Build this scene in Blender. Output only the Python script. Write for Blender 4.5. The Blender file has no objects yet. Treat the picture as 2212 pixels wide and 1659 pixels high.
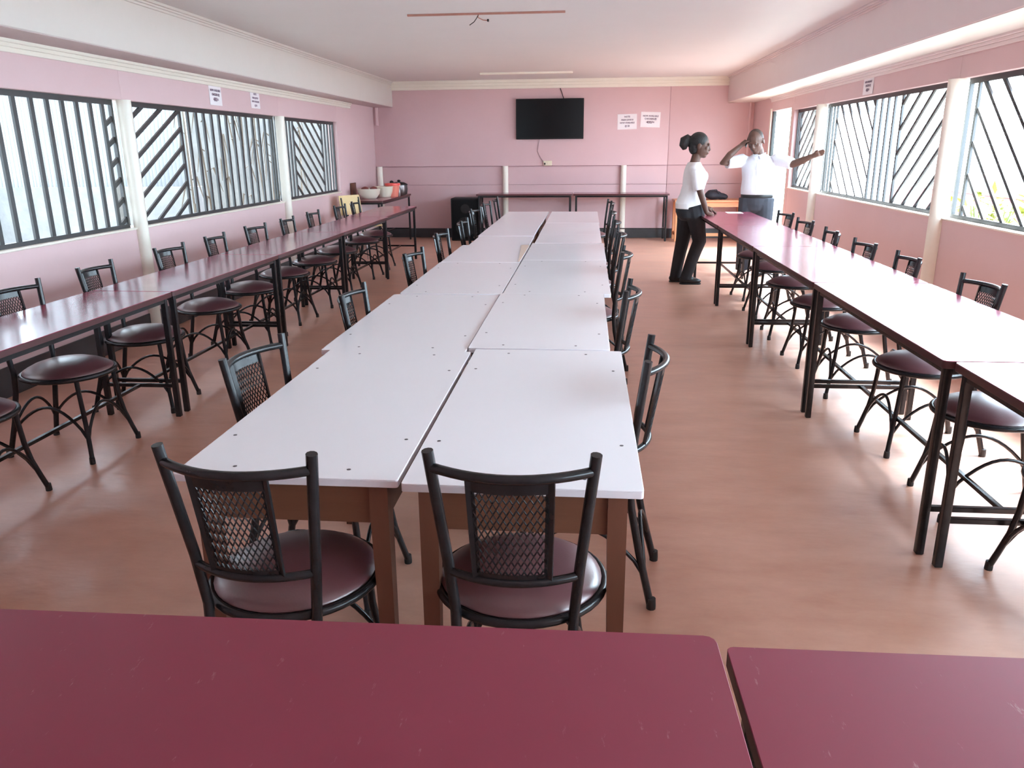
import bpy, math, random
from mathutils import Vector, Matrix
random.seed(7)
PI = math.pi
R = math.radians
scene = bpy.context.scene
col = scene.collection

# ------------------------------------------------------------------ camera
CAM_H, FPX = 1.55, 1690.0
pitch, yaw, roll = R(16.75), R(5.45), R(-0.5)
fwd = Vector((-math.sin(yaw) * math.cos(pitch), math.cos(yaw) * math.cos(pitch), -math.sin(pitch)))
rgt = Vector((math.cos(yaw), math.sin(yaw), 0))
upv = rgt.cross(fwd)
r2 = rgt * math.cos(roll) + upv * math.sin(roll)
u2 = upv * math.cos(roll) - rgt * math.sin(roll)
cam_d = bpy.data.cameras.new('camera')
cam = bpy.data.objects.new('camera', cam_d)
col.objects.link(cam)
cam_d.sensor_fit = 'HORIZONTAL'
cam_d.sensor_width = 36.0
cam_d.lens = FPX / 2212.0 * 36.0
cam_d.clip_start = 0.02
cam.matrix_world = Matrix(((r2.x, u2.x, -fwd.x, 0), (r2.y, u2.y, -fwd.y, 0), (r2.z, u2.z, -fwd.z, CAM_H), (0, 0, 0, 1)))
scene.camera = cam

# ------------------------------------------------------------------ light and exposure
SKY_STRENGTH = 9.5
world = bpy.data.worlds.new('overcast_sky')
scene.world = world
world.use_nodes = True
wn = world.node_tree.nodes
wn['Background'].inputs['Color'].default_value = (0.76, 0.97, 1.13, 1)
wn['Background'].inputs['Strength'].default_value = SKY_STRENGTH
sun_d = bpy.data.lights.new('sun', 'SUN')
sun_d.energy = 13.5
sun_d.angle = R(18)
sun_d.color = (0.86, 0.98, 1.10)
sun = bpy.data.objects.new('sun', sun_d)
col.objects.link(sun)
sun.location = (12, 12, 14)
sun.rotation_euler = (Vector((0.62, 0.12, 1.15))).to_track_quat('Z', 'Y').to_euler()
scene.view_settings.view_transform = 'Standard'
scene.view_settings.look = 'None'
scene.view_settings.gamma = 1.0
scene.view_settings.use_curve_mapping = False
scene.view_settings.exposure = 1.25
try:
    scene.cycles.use_denoising = True
    scene.cycles.max_bounces = 12
    scene.cycles.diffuse_bounces = 8
    scene.cycles.sample_clamp_indirect = 8.0
except Exception:
    pass

# ------------------------------------------------------------------ materials
def mat(name, c, rough=0.5, metal=0.0, spec=0.5, noise=0.0, nscale=8.0, c2=None, bump=0.0, bscale=60.0, coat=0.0, stretch=None, rough2=None):
    m = bpy.data.materials.new(name)
    m.use_nodes = True
    nt = m.node_tree
    b = nt.nodes['Principled BSDF']
    b.inputs['Base Color'].default_value = (*c, 1)
    b.inputs['Roughness'].default_value = rough
    b.inputs['Metallic'].default_value = metal
    b.inputs['Specular IOR Level'].default_value = spec
    if coat:
        b.inputs['Coat Weight'].default_value = coat
        b.inputs['Coat Roughness'].default_value = 0.38
    tc = nt.nodes.new('ShaderNodeTexCoord')
    src = tc.outputs['Object']
    if stretch:
        mp = nt.nodes.new('ShaderNodeMapping')
        mp.inputs['Scale'].default_value = stretch
        nt.links.new(src, mp.inputs['Vector'])
        src = mp.outputs['Vector']
    if c2 is not None:
        n = nt.nodes.new('ShaderNodeTexNoise')
        n.inputs['Scale'].default_value = nscale
        n.inputs['Detail'].default_value = 6
        n.inputs['Roughness'].default_value = 0.65
        nt.links.new(src, n.inputs['Vector'])
        rp = nt.nodes.new('ShaderNodeValToRGB')
        rp.color_ramp.elements[0].position = 0.5 - noise
        rp.color_ramp.elements[1].position = 0.5 + noise
        rp.color_ramp.elements[0].color = (*c, 1)
        rp.color_ramp.elements[1].color = (*c2, 1)
        nt.links.new(n.outputs['Fac'], rp.inputs['Fac'])
        nt.links.new(rp.outputs['Color'], b.inputs['Base Color'])
        if rough2 is not None:
            mr = nt.nodes.new('ShaderNodeMapRange')
            mr.inputs['From Min'].default_value = 0.3
            mr.inputs['From Max'].default_value = 0.7
            mr.inputs['To Min'].default_value = rough
            mr.inputs['To Max'].default_value = rough2
            nt.links.new(n.outputs['Fac'], mr.inputs['Value'])
            nt.links.new(mr.outputs['Result'], b.inputs['Roughness'])
    if bump:
        n2 = nt.nodes.new('ShaderNodeTexNoise')
        n2.inputs['Scale'].default_value = bscale
        n2.inputs['Detail'].default_value = 3
        nt.links.new(src, n2.inputs['Vector'])
        bp_ = nt.nodes.new('ShaderNodeBump')
        bp_.inputs['Strength'].default_value = bump
        bp_.inputs['Distance'].default_value = 0.01
        nt.links.new(n2.outputs['Fac'], bp_.inputs['Height'])
        nt.links.new(bp_.outputs['Normal'], b.inputs['Normal'])
    return m

def red_top_mat(name, c, c2, rough, bump=0.06, coat=0.0):
    """maroon enamel with a few pale scuffs"""
    m = mat(name, c, rough, noise=0.22, nscale=3.0, c2=c2, bump=bump, bscale=9.0, rough2=rough + 0.08)
    nt = m.node_tree
    b = nt.nodes['Principled BSDF']
    b.inputs['Coat Weight'].default_value = coat
    b.inputs['Coat Roughness'].default_value = 0.11
    old = b.inputs['Base Color'].links[0].from_socket
    tc = nt.nodes.new('ShaderNodeTexCoord')
    mp = nt.nodes.new('ShaderNodeMapping')
    mp.inputs['Scale'].default_value = (9, 30, 10)
    mp.inputs['Rotation'].default_value = (0, 0, 0.25)
    nt.links.new(tc.outputs['Object'], mp.inputs['Vector'])
    n = nt.nodes.new('ShaderNodeTexNoise')
    n.inputs['Scale'].default_value = 1.6
    n.inputs['Detail'].default_value = 8
    n.inputs['Roughness'].default_value = 0.7
    nt.links.new(mp.outputs['Vector'], n.inputs['Vector'])
    rp = nt.nodes.new('ShaderNodeValToRGB')
    rp.color_ramp.elements[0].position = 0.635
    rp.color_ramp.elements[1].position = 0.74
    rp.color_ramp.elements[0].color = (0, 0, 0, 1)
    rp.color_ramp.elements[1].color = (0.5, 0.5, 0.5, 1)
    nt.links.new(n.outputs['Fac'], rp.inputs['Fac'])
    mx = nt.nodes.new('ShaderNodeMix')
    mx.data_type = 'RGBA'
    nt.links.new(rp.outputs['Color'], mx.inputs[0])
    nt.links.new(old, mx.inputs[6])
    mx.inputs[7].default_value = (0.5, 0.36, 0.36, 1)
    nt.links.new(mx.outputs[2], b.inputs['Base Color'])
    return m

PINK = (0.66, 0.475, 0.485)
M = dict(
    wall=mat('pink_wall_paint', PINK, 0.55, noise=0.3, nscale=2.5, c2=(0.69, 0.50, 0.51), bump=0.05, bscale=30),
    wall_back=mat('pink_board_paint', (0.62, 0.42, 0.435), 0.5, noise=0.3, nscale=2.5, c2=(0.65, 0.445, 0.46), bump=0.04, bscale=25),
    ceiling=mat('ceiling_paint', (0.70, 0.685, 0.685), 0.6, noise=0.3, nscale=1.5, c2=(0.73, 0.715, 0.71), bump=0.05, bscale=20),
    cream=mat('cream_gloss_paint', (0.80, 0.76, 0.66), 0.35, noise=0.3, nscale=3, c2=(0.84, 0.80, 0.71), bump=0.05, bscale=25),
    beam=mat('beam_paint', (0.66, 0.63, 0.59), 0.45, noise=0.3, nscale=3, c2=(0.69, 0.66, 0.62), bump=0.05, bscale=25),
    beam_pink=mat('beam_pink_paint', (0.75, 0.66, 0.655), 0.45, noise=0.3, nscale=3, c2=(0.77, 0.69, 0.68), bump=0.05, bscale=25),
    soffit=mat('shaded_pink_soffit', (0.52, 0.42, 0.42), 0.6, noise=0.3, nscale=3, c2=(0.55, 0.45, 0.45)),  # shade of the downward face is mixed into this colour
    seam_and_shade=mat('dusky_pink_joint_and_shade', (0.30, 0.17, 0.18), 0.8, noise=0.3, nscale=10, c2=(0.36, 0.21, 0.22)),  # board joint colour, also used for the painted shade line
    floor=mat('red_oxide_floor', (0.52, 0.25, 0.165), 0.30, noise=0.22, nscale=2.6, c2=(0.70, 0.405, 0.30), bump=0.35, bscale=9, rough2=0.46, coat=0.35, stretch=(0.7, 1.5, 1.0)),
    skirting=mat('charcoal_skirting', (0.035, 0.038, 0.042), 0.4, noise=0.3, nscale=6, c2=(0.06, 0.06, 0.065)),
    black=mat('black_enamel', (0.009, 0.009, 0.0105), 0.27, spec=0.38, noise=0.3, nscale=20, c2=(0.02, 0.02, 0.022), bump=0.04, bscale=40),
    grille=mat('grille_enamel', (0.02, 0.022, 0.024), 0.4, noise=0.3, nscale=20, c2=(0.035, 0.036, 0.038)),
    rubber=mat('rubber', (0.02, 0.02, 0.02), 0.7),
    vinyl=mat('maroon_vinyl', (0.12, 0.042, 0.048), 0.34, spec=1.0, coat=0.6, noise=0.3, nscale=10, c2=(0.15, 0.055, 0.062), bump=0.05, bscale=150),
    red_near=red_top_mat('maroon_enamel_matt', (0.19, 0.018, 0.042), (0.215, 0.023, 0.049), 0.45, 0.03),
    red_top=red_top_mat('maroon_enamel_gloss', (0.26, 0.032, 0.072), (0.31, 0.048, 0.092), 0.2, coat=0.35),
    red_edge=mat('brown_red_edging', (0.055, 0.014, 0.016), 0.4, noise=0.3, nscale=20, c2=(0.075, 0.02, 0.022)),
    white_top=mat('white_laminate', (0.78, 0.78, 0.81), 0.17, noise=0.3, nscale=2.5, c2=(0.80, 0.80, 0.83)),
    white_edge=mat('white_edge', (0.66, 0.63, 0.66), 0.5),
    tan_strip=mat('bare_fibreboard', (0.55, 0.42, 0.34), 0.7, noise=0.3, nscale=30, c2=(0.62, 0.50, 0.42)),
    wood=mat('brown_wood', (0.12, 0.045, 0.026), 0.45, noise=0.3, nscale=5, c2=(0.18, 0.072, 0.042), bump=0.1, bscale=30, stretch=(1, 1, 0.25)),
    apron=mat('brown_wood_board', (0.135, 0.052, 0.028), 0.45, noise=0.3, nscale=5, c2=(0.20, 0.085, 0.047), bump=0.1, bscale=30, stretch=(0.2, 1, 2)),
    orange=mat('orange_varnished_wood', (0.62, 0.25, 0.11), 0.4, noise=0.3, nscale=5, c2=(0.70, 0.32, 0.16), stretch=(0.3, 1, 2)),
    screw=mat('screw_head', (0.12, 0.11, 0.12), 0.4, metal=0.7),
    screen=mat('screen_glass', (0.005, 0.005, 0.006), 0.35, spec=0.15, noise=0.3, nscale=2, c2=(0.008, 0.008, 0.009)),
    plastic=mat('black_plastic', (0.007, 0.007, 0.0075), 0.5, spec=0.25, noise=0.3, nscale=20, c2=(0.014, 0.014, 0.015)),
    cloth_black=mat('speaker_cloth', (0.006, 0.006, 0.0065), 0.95, spec=0.1, bump=0.3, bscale=400, noise=0.3, nscale=80, c2=(0.014, 0.014, 0.015)),
    ivory=mat('ivory_plastic', (0.75, 0.68, 0.52), 0.4),
    paper=mat('white_paper', (0.84, 0.80, 0.82), 0.8, noise=0.3, nscale=10, c2=(0.87, 0.83, 0.85)),
    ink=mat('grey_ink', (0.22, 0.16, 0.22), 0.9),
    cable=mat('cable_black', (0.02, 0.02, 0.02), 0.5),
    cable_pale=mat('cable_pale', (0.35, 0.25, 0.26), 0.5),
    rust=mat('rust_red_batten', (0.38, 0.17, 0.14), 0.6, noise=0.3, nscale=20, c2=(0.46, 0.24, 0.19)),
    ply=mat('cream_plywood', (0.72, 0.55, 0.26), 0.5, noise=0.3, nscale=6, c2=(0.78, 0.62, 0.33)),
    chrome=mat('chrome', (0.7, 0.7, 0.7), 0.2, metal=1.0),
    enamel=mat('white_plastic_bowl', (0.72, 0.68, 0.55), 0.35, noise=0.3, nscale=10, c2=(0.78, 0.74, 0.62)),
    redplastic=mat('red_plastic', (0.75, 0.06, 0.05), 0.35, noise=0.3, nscale=10, c2=(0.8, 0.09, 0.07)),
    pinkplastic=mat('salmon_plastic', (0.72, 0.22, 0.16), 0.4, noise=0.3, nscale=10, c2=(0.76, 0.26, 0.2)),
    darkfood=mat('dark_red_lid', (0.16, 0.03, 0.025), 0.5),
    steel=mat('dark_steel', (0.16, 0.14, 0.14), 0.3, metal=0.8),
    skin=mat('dark_brown_skin', (0.095, 0.046, 0.032), 0.55, spec=0.35, noise=0.3, nscale=12, c2=(0.115, 0.057, 0.041), bump=0.05, bscale=120),
    skin_man=mat('brown_skin', (0.115, 0.06, 0.045), 0.5, spec=0.4, noise=0.3, nscale=12, c2=(0.135, 0.072, 0.055), bump=0.05, bscale=120),
    shaved=mat('shaved_hair', (0.035, 0.021, 0.017), 0.6, bump=0.2, bscale=200, noise=0.3, nscale=60, c2=(0.048, 0.029, 0.023)),
    hair=mat('black_hair', (0.010, 0.009, 0.009), 0.6, bump=0.4, bscale=90, noise=0.3, nscale=60, c2=(0.018, 0.015, 0.015)),
    shirt_w=mat('white_cotton', (0.80, 0.79, 0.80), 0.85, noise=0.3, nscale=5, c2=(0.84, 0.83, 0.84), bump=0.25, bscale=14),
    shirt_m=mat('pale_blue_white_cotton', (0.76, 0.79, 0.86), 0.85, noise=0.3, nscale=5, c2=(0.80, 0.83, 0.89), bump=0.25, bscale=14),
    jeans=mat('black_denim', (0.012, 0.012, 0.016), 0.8, noise=0.3, nscale=20, c2=(0.02, 0.02, 0.025), bump=0.25, bscale=16),
    denim=mat('charcoal_trousers', (0.04, 0.046, 0.06), 0.8, noise=0.3, nscale=12, c2=(0.06, 0.066, 0.085), bump=0.25, bscale=16),
    leather=mat('black_leather', (0.012, 0.012, 0.012), 0.4),
    bag=mat('navy_bag_fabric', (0.012, 0.013, 0.022), 0.75, noise=0.3, nscale=15, c2=(0.022, 0.023, 0.035), bump=0.4, bscale=20),
    eye=mat('eye_white', (0.30, 0.27, 0.25), 0.3),
    pupil=mat('pupil', (0.01, 0.008, 0.008), 0.2),
    yard=mat('yard_soil', (0.29, 0.25, 0.21), 0.9, noise=0.3, nscale=1.5, c2=(0.37, 0.33, 0.285), bump=0.3, bscale=12),
    stone=mat('stained_plinth', (0.10, 0.098, 0.10), 0.9, noise=0.25, nscale=3, c2=(0.16, 0.155, 0.152), bump=0.4, bscale=20),
    render=mat('grey_cement_render', (0.11, 0.11, 0.112), 0.8, noise=0.3, nscale=2, c2=(0.15, 0.15, 0.152), bump=0.2, bscale=15),
    stone_pale=mat('weathered_grey_wall', (0.065, 0.06, 0.057), 0.9, noise=0.25, nscale=2.5, c2=(0.115, 0.107, 0.10), bump=0.3, bscale=15),
    sheet=mat('white_painted_iron_sheet', (0.15, 0.15, 0.152), 0.5, noise=0.3, nscale=2, c2=(0.19, 0.19, 0.192)),
    dry=mat('dry_tan_stalk', (0.055, 0.04, 0.028), 0.8, noise=0.3, nscale=8, c2=(0.10, 0.075, 0.052)),
    bark=mat('grey_bark', (0.06, 0.055, 0.05), 0.9, noise=0.3, nscale=8, c2=(0.10, 0.09, 0.08), bump=0.5, bscale=25),
    leaf=mat('green_leaf', (0.06, 0.12, 0.025), 0.5, noise=0.3, nscale=6, c2=(0.12, 0.19, 0.04)),
    leaf_y=mat('yellow_green_leaf', (0.16, 0.20, 0.03), 0.5, noise=0.3, nscale=6, c2=(0.26, 0.27, 0.05)),
    leaf_o=mat('orange_leaf', (0.36, 0.11, 0.03), 0.5, noise=0.3, nscale=6, c2=(0.45, 0.18, 0.05)),
    redwall=mat('faded_red_parapet', (0.30, 0.09, 0.10), 0.8, noise=0.3, nscale=4, c2=(0.38, 0.13, 0.13)),
    door=mat('dark_green_door', (0.012, 0.015, 0.014), 0.5, noise=0.3, nscale=8, c2=(0.018, 0.021, 0.02)),
)

# ------------------------------------------------------------------ geometry builder
class G:
    def __init__(s):
        s.v, s.f = [], []
    def add(s, vs, fs):
        o = len(s.v)
        s.v += [tuple(p) for p in vs]
        s.f += [tuple(i + o for i in f) for f in fs]
        return s
    def box(s, x0, x1, y0, y1, z0, z1, m=None):
        vs = [(x, y, z) for z in (z0, z1) for y in (y0, y1) for x in (x0, x1)]
        if m is not None:
            vs = [m @ Vector(p) for p in vs]
        return s.add(vs, [(0, 2, 3, 1), (4, 5, 7, 6), (0, 1, 5, 4), (2, 6, 7, 3), (0, 4, 6, 2), (1, 3, 7, 5)])
    def bbox(s, x0, x1, y0, y1, z0, z1, b=0.003, rc=None, seg=3):
        """box with rounded plan corners (rc) and bevelled top and bottom (b)"""
        rc = rc if rc else b
        out = []
        for cx, cy, a0 in ((x1 - rc, y1 - rc, 0), (x0 + rc, y1 - rc, 90), (x0 + rc, y0 + rc, 180), (x1 - rc, y0 + rc, 270)):
            for k in range(seg + 1):
                a = R(a0 + 90 * k / seg)
                out.append((cx, cy, math.cos(a), math.sin(a)))
        n = len(out)
        vs = []
        for z, ins in ((z0, b), (z0 + b, 0), (z1 - b, 0), (z1, b)):
            for cx, cy, ca, sa in out:
                vs.append((cx + ca * (rc - ins), cy + sa * (rc - ins), z))
        fs = [tuple(range(n - 1, -1, -1)), tuple(range(3 * n, 4 * n))]
        for L in range(3):
            for k in range(n):
                fs.append((L * n + k, L * n + (k + 1) % n, (L + 1) * n + (k + 1) % n, (L + 1) * n + k))
        return s.add(vs, fs)
    def tube(s, pts, r, n=8, cap=True, closed=False):
        pts = [Vector(p) for p in pts]
        m = len(pts)
        rr = r if isinstance(r, (list, tuple)) else [r] * m
        vs, prev = [], None
        for i, p in enumerate(pts):
            a = pts[(i - 1) % m] if closed else pts[max(0, i - 1)]
            b = pts[(i + 1) % m] if closed else pts[min(m - 1, i + 1)]
            t = (b - a).normalized()
            if prev is None:
                ref = Vector((0, 0, 1)) if abs(t.z) < 0.9 else Vector((1, 0, 0))
                u = t.cross(ref).normalized()
            else:
                u = (prev - t * prev.dot(t))
                u = u.normalized() if u.length > 1e-6 else t.orthogonal().normalized()
            prev = u
            w = t.cross(u)
            for k in range(n):
                an = 2 * PI * k / n
                vs.append(p + (u * math.cos(an) + w * math.sin(an)) * rr[i])
        fs = []
        for i in range(m if closed else m - 1):
            j = (i + 1) % m
            for k in range(n):
                fs.append((i * n + k, i * n + (k + 1) % n, j * n + (k + 1) % n, j * n + k))
        if cap and not closed:
            fs.append(tuple(range(n - 1, -1, -1)))
            fs.append(tuple(range((m - 1) * n, m * n)))
        return s.add(vs, fs)
    def bar(s, a, b, w, d, side=(1, 0, 0)):
        """rectangular bar from a to b, w across 'side', d across the other"""
        a, b = Vector(a), Vector(b)
        t = (b - a).normalized()
        sd = Vector(side)
        sd = (sd - t * sd.dot(t)).normalized()
        o = t.cross(sd)
        vs = [p + sd * (sx * w / 2) + o * (sy * d / 2) for p in (a, b) for sx, sy in ((-1, -1), (1, -1), (1, 1), (-1, 1))]
        return s.add(vs, [(3, 2, 1, 0), (4, 5, 6, 7), (0, 1, 5, 4), (1, 2, 6, 5), (2, 3, 7, 6), (3, 0, 4, 7)])
    def lathe(s, prof, n=24, c=(0, 0, 0), cap=True):
        vs = []
        for r_, z in prof:
            for k in range(n):
                a = 2 * PI * k / n
                vs.append((c[0] + r_ * math.cos(a), c[1] + r_ * math.sin(a), c[2] + z))
        fs = []
        for i in range(len(prof) - 1):
            for k in range(n):
                fs.append((i * n + k, i * n + (k + 1) % n, (i + 1) * n + (k + 1) % n, (i + 1) * n + k))
        if cap:
            fs.append(tuple(range(n - 1, -1, -1)))
            fs.append(tuple(range((len(prof) - 1) * n, len(prof) * n)))
        return s.add(vs, fs)
    def ell(s, c, r, n=14, m=8, rot=None):
        vs = [Vector((0, 0, -1))]
        for i in range(1, m):
            t = -PI / 2 + PI * i / m
            for k in range(n):
                a = 2 * PI * k / n
                vs.append(Vector((math.cos(t) * math.cos(a), math.cos(t) * math.sin(a), math.sin(t))))
        vs.append(Vector((0, 0, 1)))
        out = []
        for p in vs:
            q = Vector((p.x * r[0], p.y * r[1], p.z * r[2]))
            if rot is not None:
                q = rot @ q
            out.append(q + Vector(c))
        fs = []
        for k in range(n):
            fs.append((0, 1 + (k + 1) % n, 1 + k))
            fs.append((len(vs) - 1, 1 + (m - 2) * n + k, 1 + (m - 2) * n + (k + 1) % n))
        for i in range(m - 2):
            for k in range(n):
                a = 1 + i * n
                fs.append((a + k, a + (k + 1) % n, a + n + (k + 1) % n, a + n + k))
        return s.add(out, fs)
    def loft(s, rings, n=20, power=2.0):
        """rings: (cx, cy, cz, rx, ry) horizontal ellipses"""
        vs = []
        for cx, cy, cz, rx, ry in rings:
            for k in range(n):
                a = 2 * PI * k / n
                ca, sa = math.cos(a), math.sin(a)
                vs.append((cx + rx * math.copysign(abs(ca) ** (2 / power), ca), cy + ry * math.copysign(abs(sa) ** (2 / power), sa), cz))
        fs = []
        for i in range(len(rings) - 1):
            for k in range(n):
                fs.append((i * n + k, i * n + (k + 1) % n, (i + 1) * n + (k + 1) % n, (i + 1) * n + k))
        fs.append(tuple(range(n - 1, -1, -1)))
        fs.append(tuple(range((len(rings) - 1) * n, len(rings) * n)))
        return s.add(vs, fs)
    def strip(s, pts_lo, pts_hi, t):
        """upright strip of thickness t between two polylines (thickness along y)"""
        n = len(pts_lo)
        vs = []
        for dy in (-t / 2, t / 2):
            for p in pts_lo:
                vs.append((p[0], p[1] + dy, p[2]))
            for p in pts_hi:
                vs.append((p[0], p[1] + dy, p[2]))
        fs = []
        for k in range(n - 1):
            fs += [(k, k + 1, n + k + 1, n + k), (2 * n + k + 1, 2 * n + k, 3 * n + k, 3 * n + k + 1),
                   (n + k, n + k + 1, 3 * n + k + 1, 3 * n + k), (k + 1, k, 2 * n + k, 2 * n + k + 1)]
        fs += [(0, n, 3 * n, 2 * n), (n - 1, 3 * n - 1, 4 * n - 1, 2 * n - 1)]
        return s.add(vs, fs)
    def mesh(s, name, m, smooth=35):
        me = bpy.data.meshes.new(name)
        me.from_pydata(s.v, [], s.f)
        if m is not None:
            me.materials.append(m)
        if smooth:
            me.shade_smooth()
            try:
                me.set_sharp_from_angle(angle=R(smooth))
            except Exception:
                pass
        me.update()
        return me
    def build(s, name, m, parent=None, smooth=35, loc=None):
        o = bpy.data.objects.new(name, s.mesh(name, m, smooth))
        col.objects.link(o)
        if parent is not None:
            o.parent = parent
        if loc is not None:
            o.location = loc
        return o

def obj(name, me, parent=None, loc=(0, 0, 0), rz=0.0, scale=None):
    o = bpy.data.objects.new(name, me)
    col.objects.link(o)
    if parent is not None:
        o.parent = parent
    o.location = loc
    o.rotation_euler = (0, 0, rz)
    if scale:
        o.scale = scale
    return o

def tag(o, label=None, cat=None, group=None, kind=None):
    if label: o['label'] = label
    if cat: o['category'] = cat
    if group: o['group'] = group
    if kind: o['kind'] = kind
    return o

def empty(name, loc=(0, 0, 0), rz=0.0, parent=None):
    o = bpy.data.objects.new(name, None)
    col.objects.link(o)
    o.location = loc
    o.rotation_euler = (0, 0, rz)
    o.empty_display_size = 0.1
    if parent is not None:
        o.parent = parent
    return o

def copy_tree(o, parent=None):
    c = o.copy()
    col.objects.link(c)
    if parent is not None:
        c.parent = parent
    for ch in list(o.children):
        copy_tree(ch, c)
    return c

def struct(name, g, m, parent=None, label=None):
    o = g.build(name, m, parent)
    if parent is None:
        o['kind'] = 'structure'
        if label: o['label'] = label
    return o

def finish(o, voxel, smooth_it=4, extra=None):
    """fuse overlapping shells into one continuous surface"""
    md = o.modifiers.new('fuse', 'REMESH')
    md.mode = 'VOXEL'
    md.voxel_size = voxel
    md.use_smooth_shade = True
    if smooth_it:
        sm = o.modifiers.new('soften', 'SMOOTH')
        sm.factor = 0.5
        sm.iterations = smooth_it
    dg = bpy.context.evaluated_depsgraph_get()
    me = bpy.data.meshes.new_from_object(o.evaluated_get(dg))
    old = o.data
    mt = old.materials[0]
    o.modifiers.clear()
    o.data = me
    me.materials.clear()
    me.materials.append(mt)
    me.shade_smooth()
    return o

# ------------------------------------------------------------------ room shell
XL, XR, YB, YF, ZC = -3.79, 2.79, 14.35, -2.4, 2.68
SILL_L, TOP_L = 0.935, 1.955
SILL_R, TOP_R = 1.0, 2.025
WT = 0.16                                     # wall thickness
struct('floor', G().box(XL - WT, XR + WT, YF - WT, YB + WT, -0.12, 0), M['floor'], label='red oxide polished concrete floor')
struct('ceiling', G().box(XL - WT, XR + WT, YF - WT, YB + WT, ZC, ZC + 0.1), M['ceiling'], label='pale pinkish white flat ceiling')
# left wall: lower panels, upper band, solid end
WL = [(-1.5, 2.95), (3.05, 6.40), (6.50, 9.79), (9.89, 12.16)]   # window openings (y)
lower_l = struct('wall_left', G().box(XL - WT, XL, YF, -1.5, 0, ZC), M['wall'], label='pink left wall with barred windows')
def wpanel(name, par, *b, m='wall'):
    return G().bbox(*b, b=0.003).build(name, M[m], par)
wpanel('panel', lower_l, XL - WT, XL, -1.5, 3.0, 0, ZC)
for a, b in ((3.0, 6.45), (6.45, 9.84), (9.84, 12.16)):
    wpanel('panel', lower_l, XL - WT, XL, a + 0.003, b - 0.003, 0, SILL_L)
    wpanel('panel', lower_l, XL - WT, XL, a, b, TOP_L, ZC)
wpanel('panel', lower_l, XL - WT, XL, 12.163, YB, 0, ZC)
# right wall (door opening y 11.68..13.0)
WRn = [(-1.5, 2.95), (3.05, 6.57), (6.67, 10.15), (10.25, 11.58)]
lower_r = struct('wall_right', G().box(XR, XR + WT, YF, -1.5, 0, ZC), M['wall'], label='pink right wall with barred windows and doorway')
for a, b in ((-1.5, 3.0), (3.0, 6.62), (6.62, 10.2), (10.2, 11.58)):
    wpanel('panel', lower_r, XR, XR + WT, a + 0.003, b - 0.003, 0, SILL_R)
    wpanel('panel', lower_r, XR, XR + WT, a, b, TOP_R, ZC)
wpanel('panel', lower_r, XR, XR + WT, 11.58, 11.70, 0, ZC)
wpanel('panel', lower_r, XR, XR + WT, 11.70, 12.95, 2.06, ZC)
wpanel('panel', lower_r, XR, XR + 0.055, 12.95, YB, 0, ZC)
# back wall: proud upper board, recessed lower boards, seam, painted shade line
bw = struct('wall_back', G().box(XL - WT, XR + WT, YB + 0.05, YB + 0.2, 0, ZC), M['wall_back'], label='pink boarded back wall')
for a, b in ((XL, 1.38), (1.386, XR)):
    G().bbox(a, b, YB - 0.03, YB + 0.05, 1.255, ZC, b=0.003).build('upper_board', M['wall_back'], bw)
    G().bbox(a, b, YB, YB + 0.05, 0.935, 1.255, b=0.002).build('middle_board', M['wall_back'], bw)
    G().bbox(a, b, YB - 0.005, YB + 0.05, 0, 0.93, b=0.003).build('lower_board', M['wall_back'], bw)
struct('wall_front', G().box(XL - WT, XR + WT, YF - WT, YF, 0, ZC), M['wall'], label='pink wall behind the camera')
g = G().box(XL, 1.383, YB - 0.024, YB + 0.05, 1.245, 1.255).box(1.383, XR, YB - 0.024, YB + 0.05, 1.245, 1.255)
g.build('joint_and_shade_strip', M['seam_and_shade'], bw)  # dark strip painting the shade below the upper board's overhang
G().box(1.3801, 1.3859, YB - 0.026, YB + 0.05, 1.255, ZC).build('joint_and_shade_strip', M['seam_and_shade'], bw)
# skirting
struct('baseboard_back', G().bbox(XL, XR, YB - 0.02, YB, 0, 0.165, b=0.003), M['skirting'], label='charcoal painted skirting on back wall')
struct('baseboard_left', G().bbox(XL, XL + 0.012, YF, YB, 0, 0.20, b=0.003), M['skirting'], label='charcoal painted skirting on left wall')
struct('baseboard_right', G().bbox(XR - 0.012, XR, YF, 11.7, 0, 0.13, b=0.003), M['skirting'], label='charcoal painted skirting on right wall')
# beams and cornices
ZBL, ZBR = 2.265, 2.265
struct('trim_1', G().bbox(-3.60, -3.43, YF, YB - 0.03, ZBL, ZC, b=0.006), M['beam'], label='deep cream beam running along left side of ceiling')
struct('trim_2', G().bbox(2.34, 2.52, YF, YB - 0.03, ZBR, ZC, b=0.006), M['beam_pink'], label='deep pinkish cream beam along right side of ceiling')
struct('trim_soffit_left', G().box(XL, -3.436, YF, YB - 0.035, ZBL - 0.004, ZBL + 0.012), M['soffit'], label='soffit board between left beam and wall, shade painted in')
struct('trim_soffit_right', G().box(2.346, XR, YF, YB - 0.035, ZBR - 0.004, ZBR + 0.012), M['beam'], label='soffit board between right beam and wall')
def cornice(name, pts, z1, z0, side, m, label):
    """stepped moulding along y between pts[0..1], on wall x, projecting by side"""
    x, y0, y1 = pts
    g = G()
    h = z1 - z0
    for k, (d, a, b) in enumerate(((0.014, 0.0, 0.34), (0.026, 0.34, 0.62), (0.042, 0.62, 1.0))):
        xa, xb = sorted((x, x + side * d))
        g.bbox(xa, xb, y0, y1, z0 + h * a, z0 + h * b, b=0.003)
    return struct(name, g, m, label=label)
cornice('trim_3', (XL, YF, 12.9), ZBL + 0.01, ZBL - 0.085, 1, M['cream'], 'cream stepped moulding on left wall above windows')
cornice('trim_4', (XR, YF, 13.0), ZBR + 0.01, ZBR - 0.075, -1, M['beam_pink'], 'pinkish moulding on right wall above windows')
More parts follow.
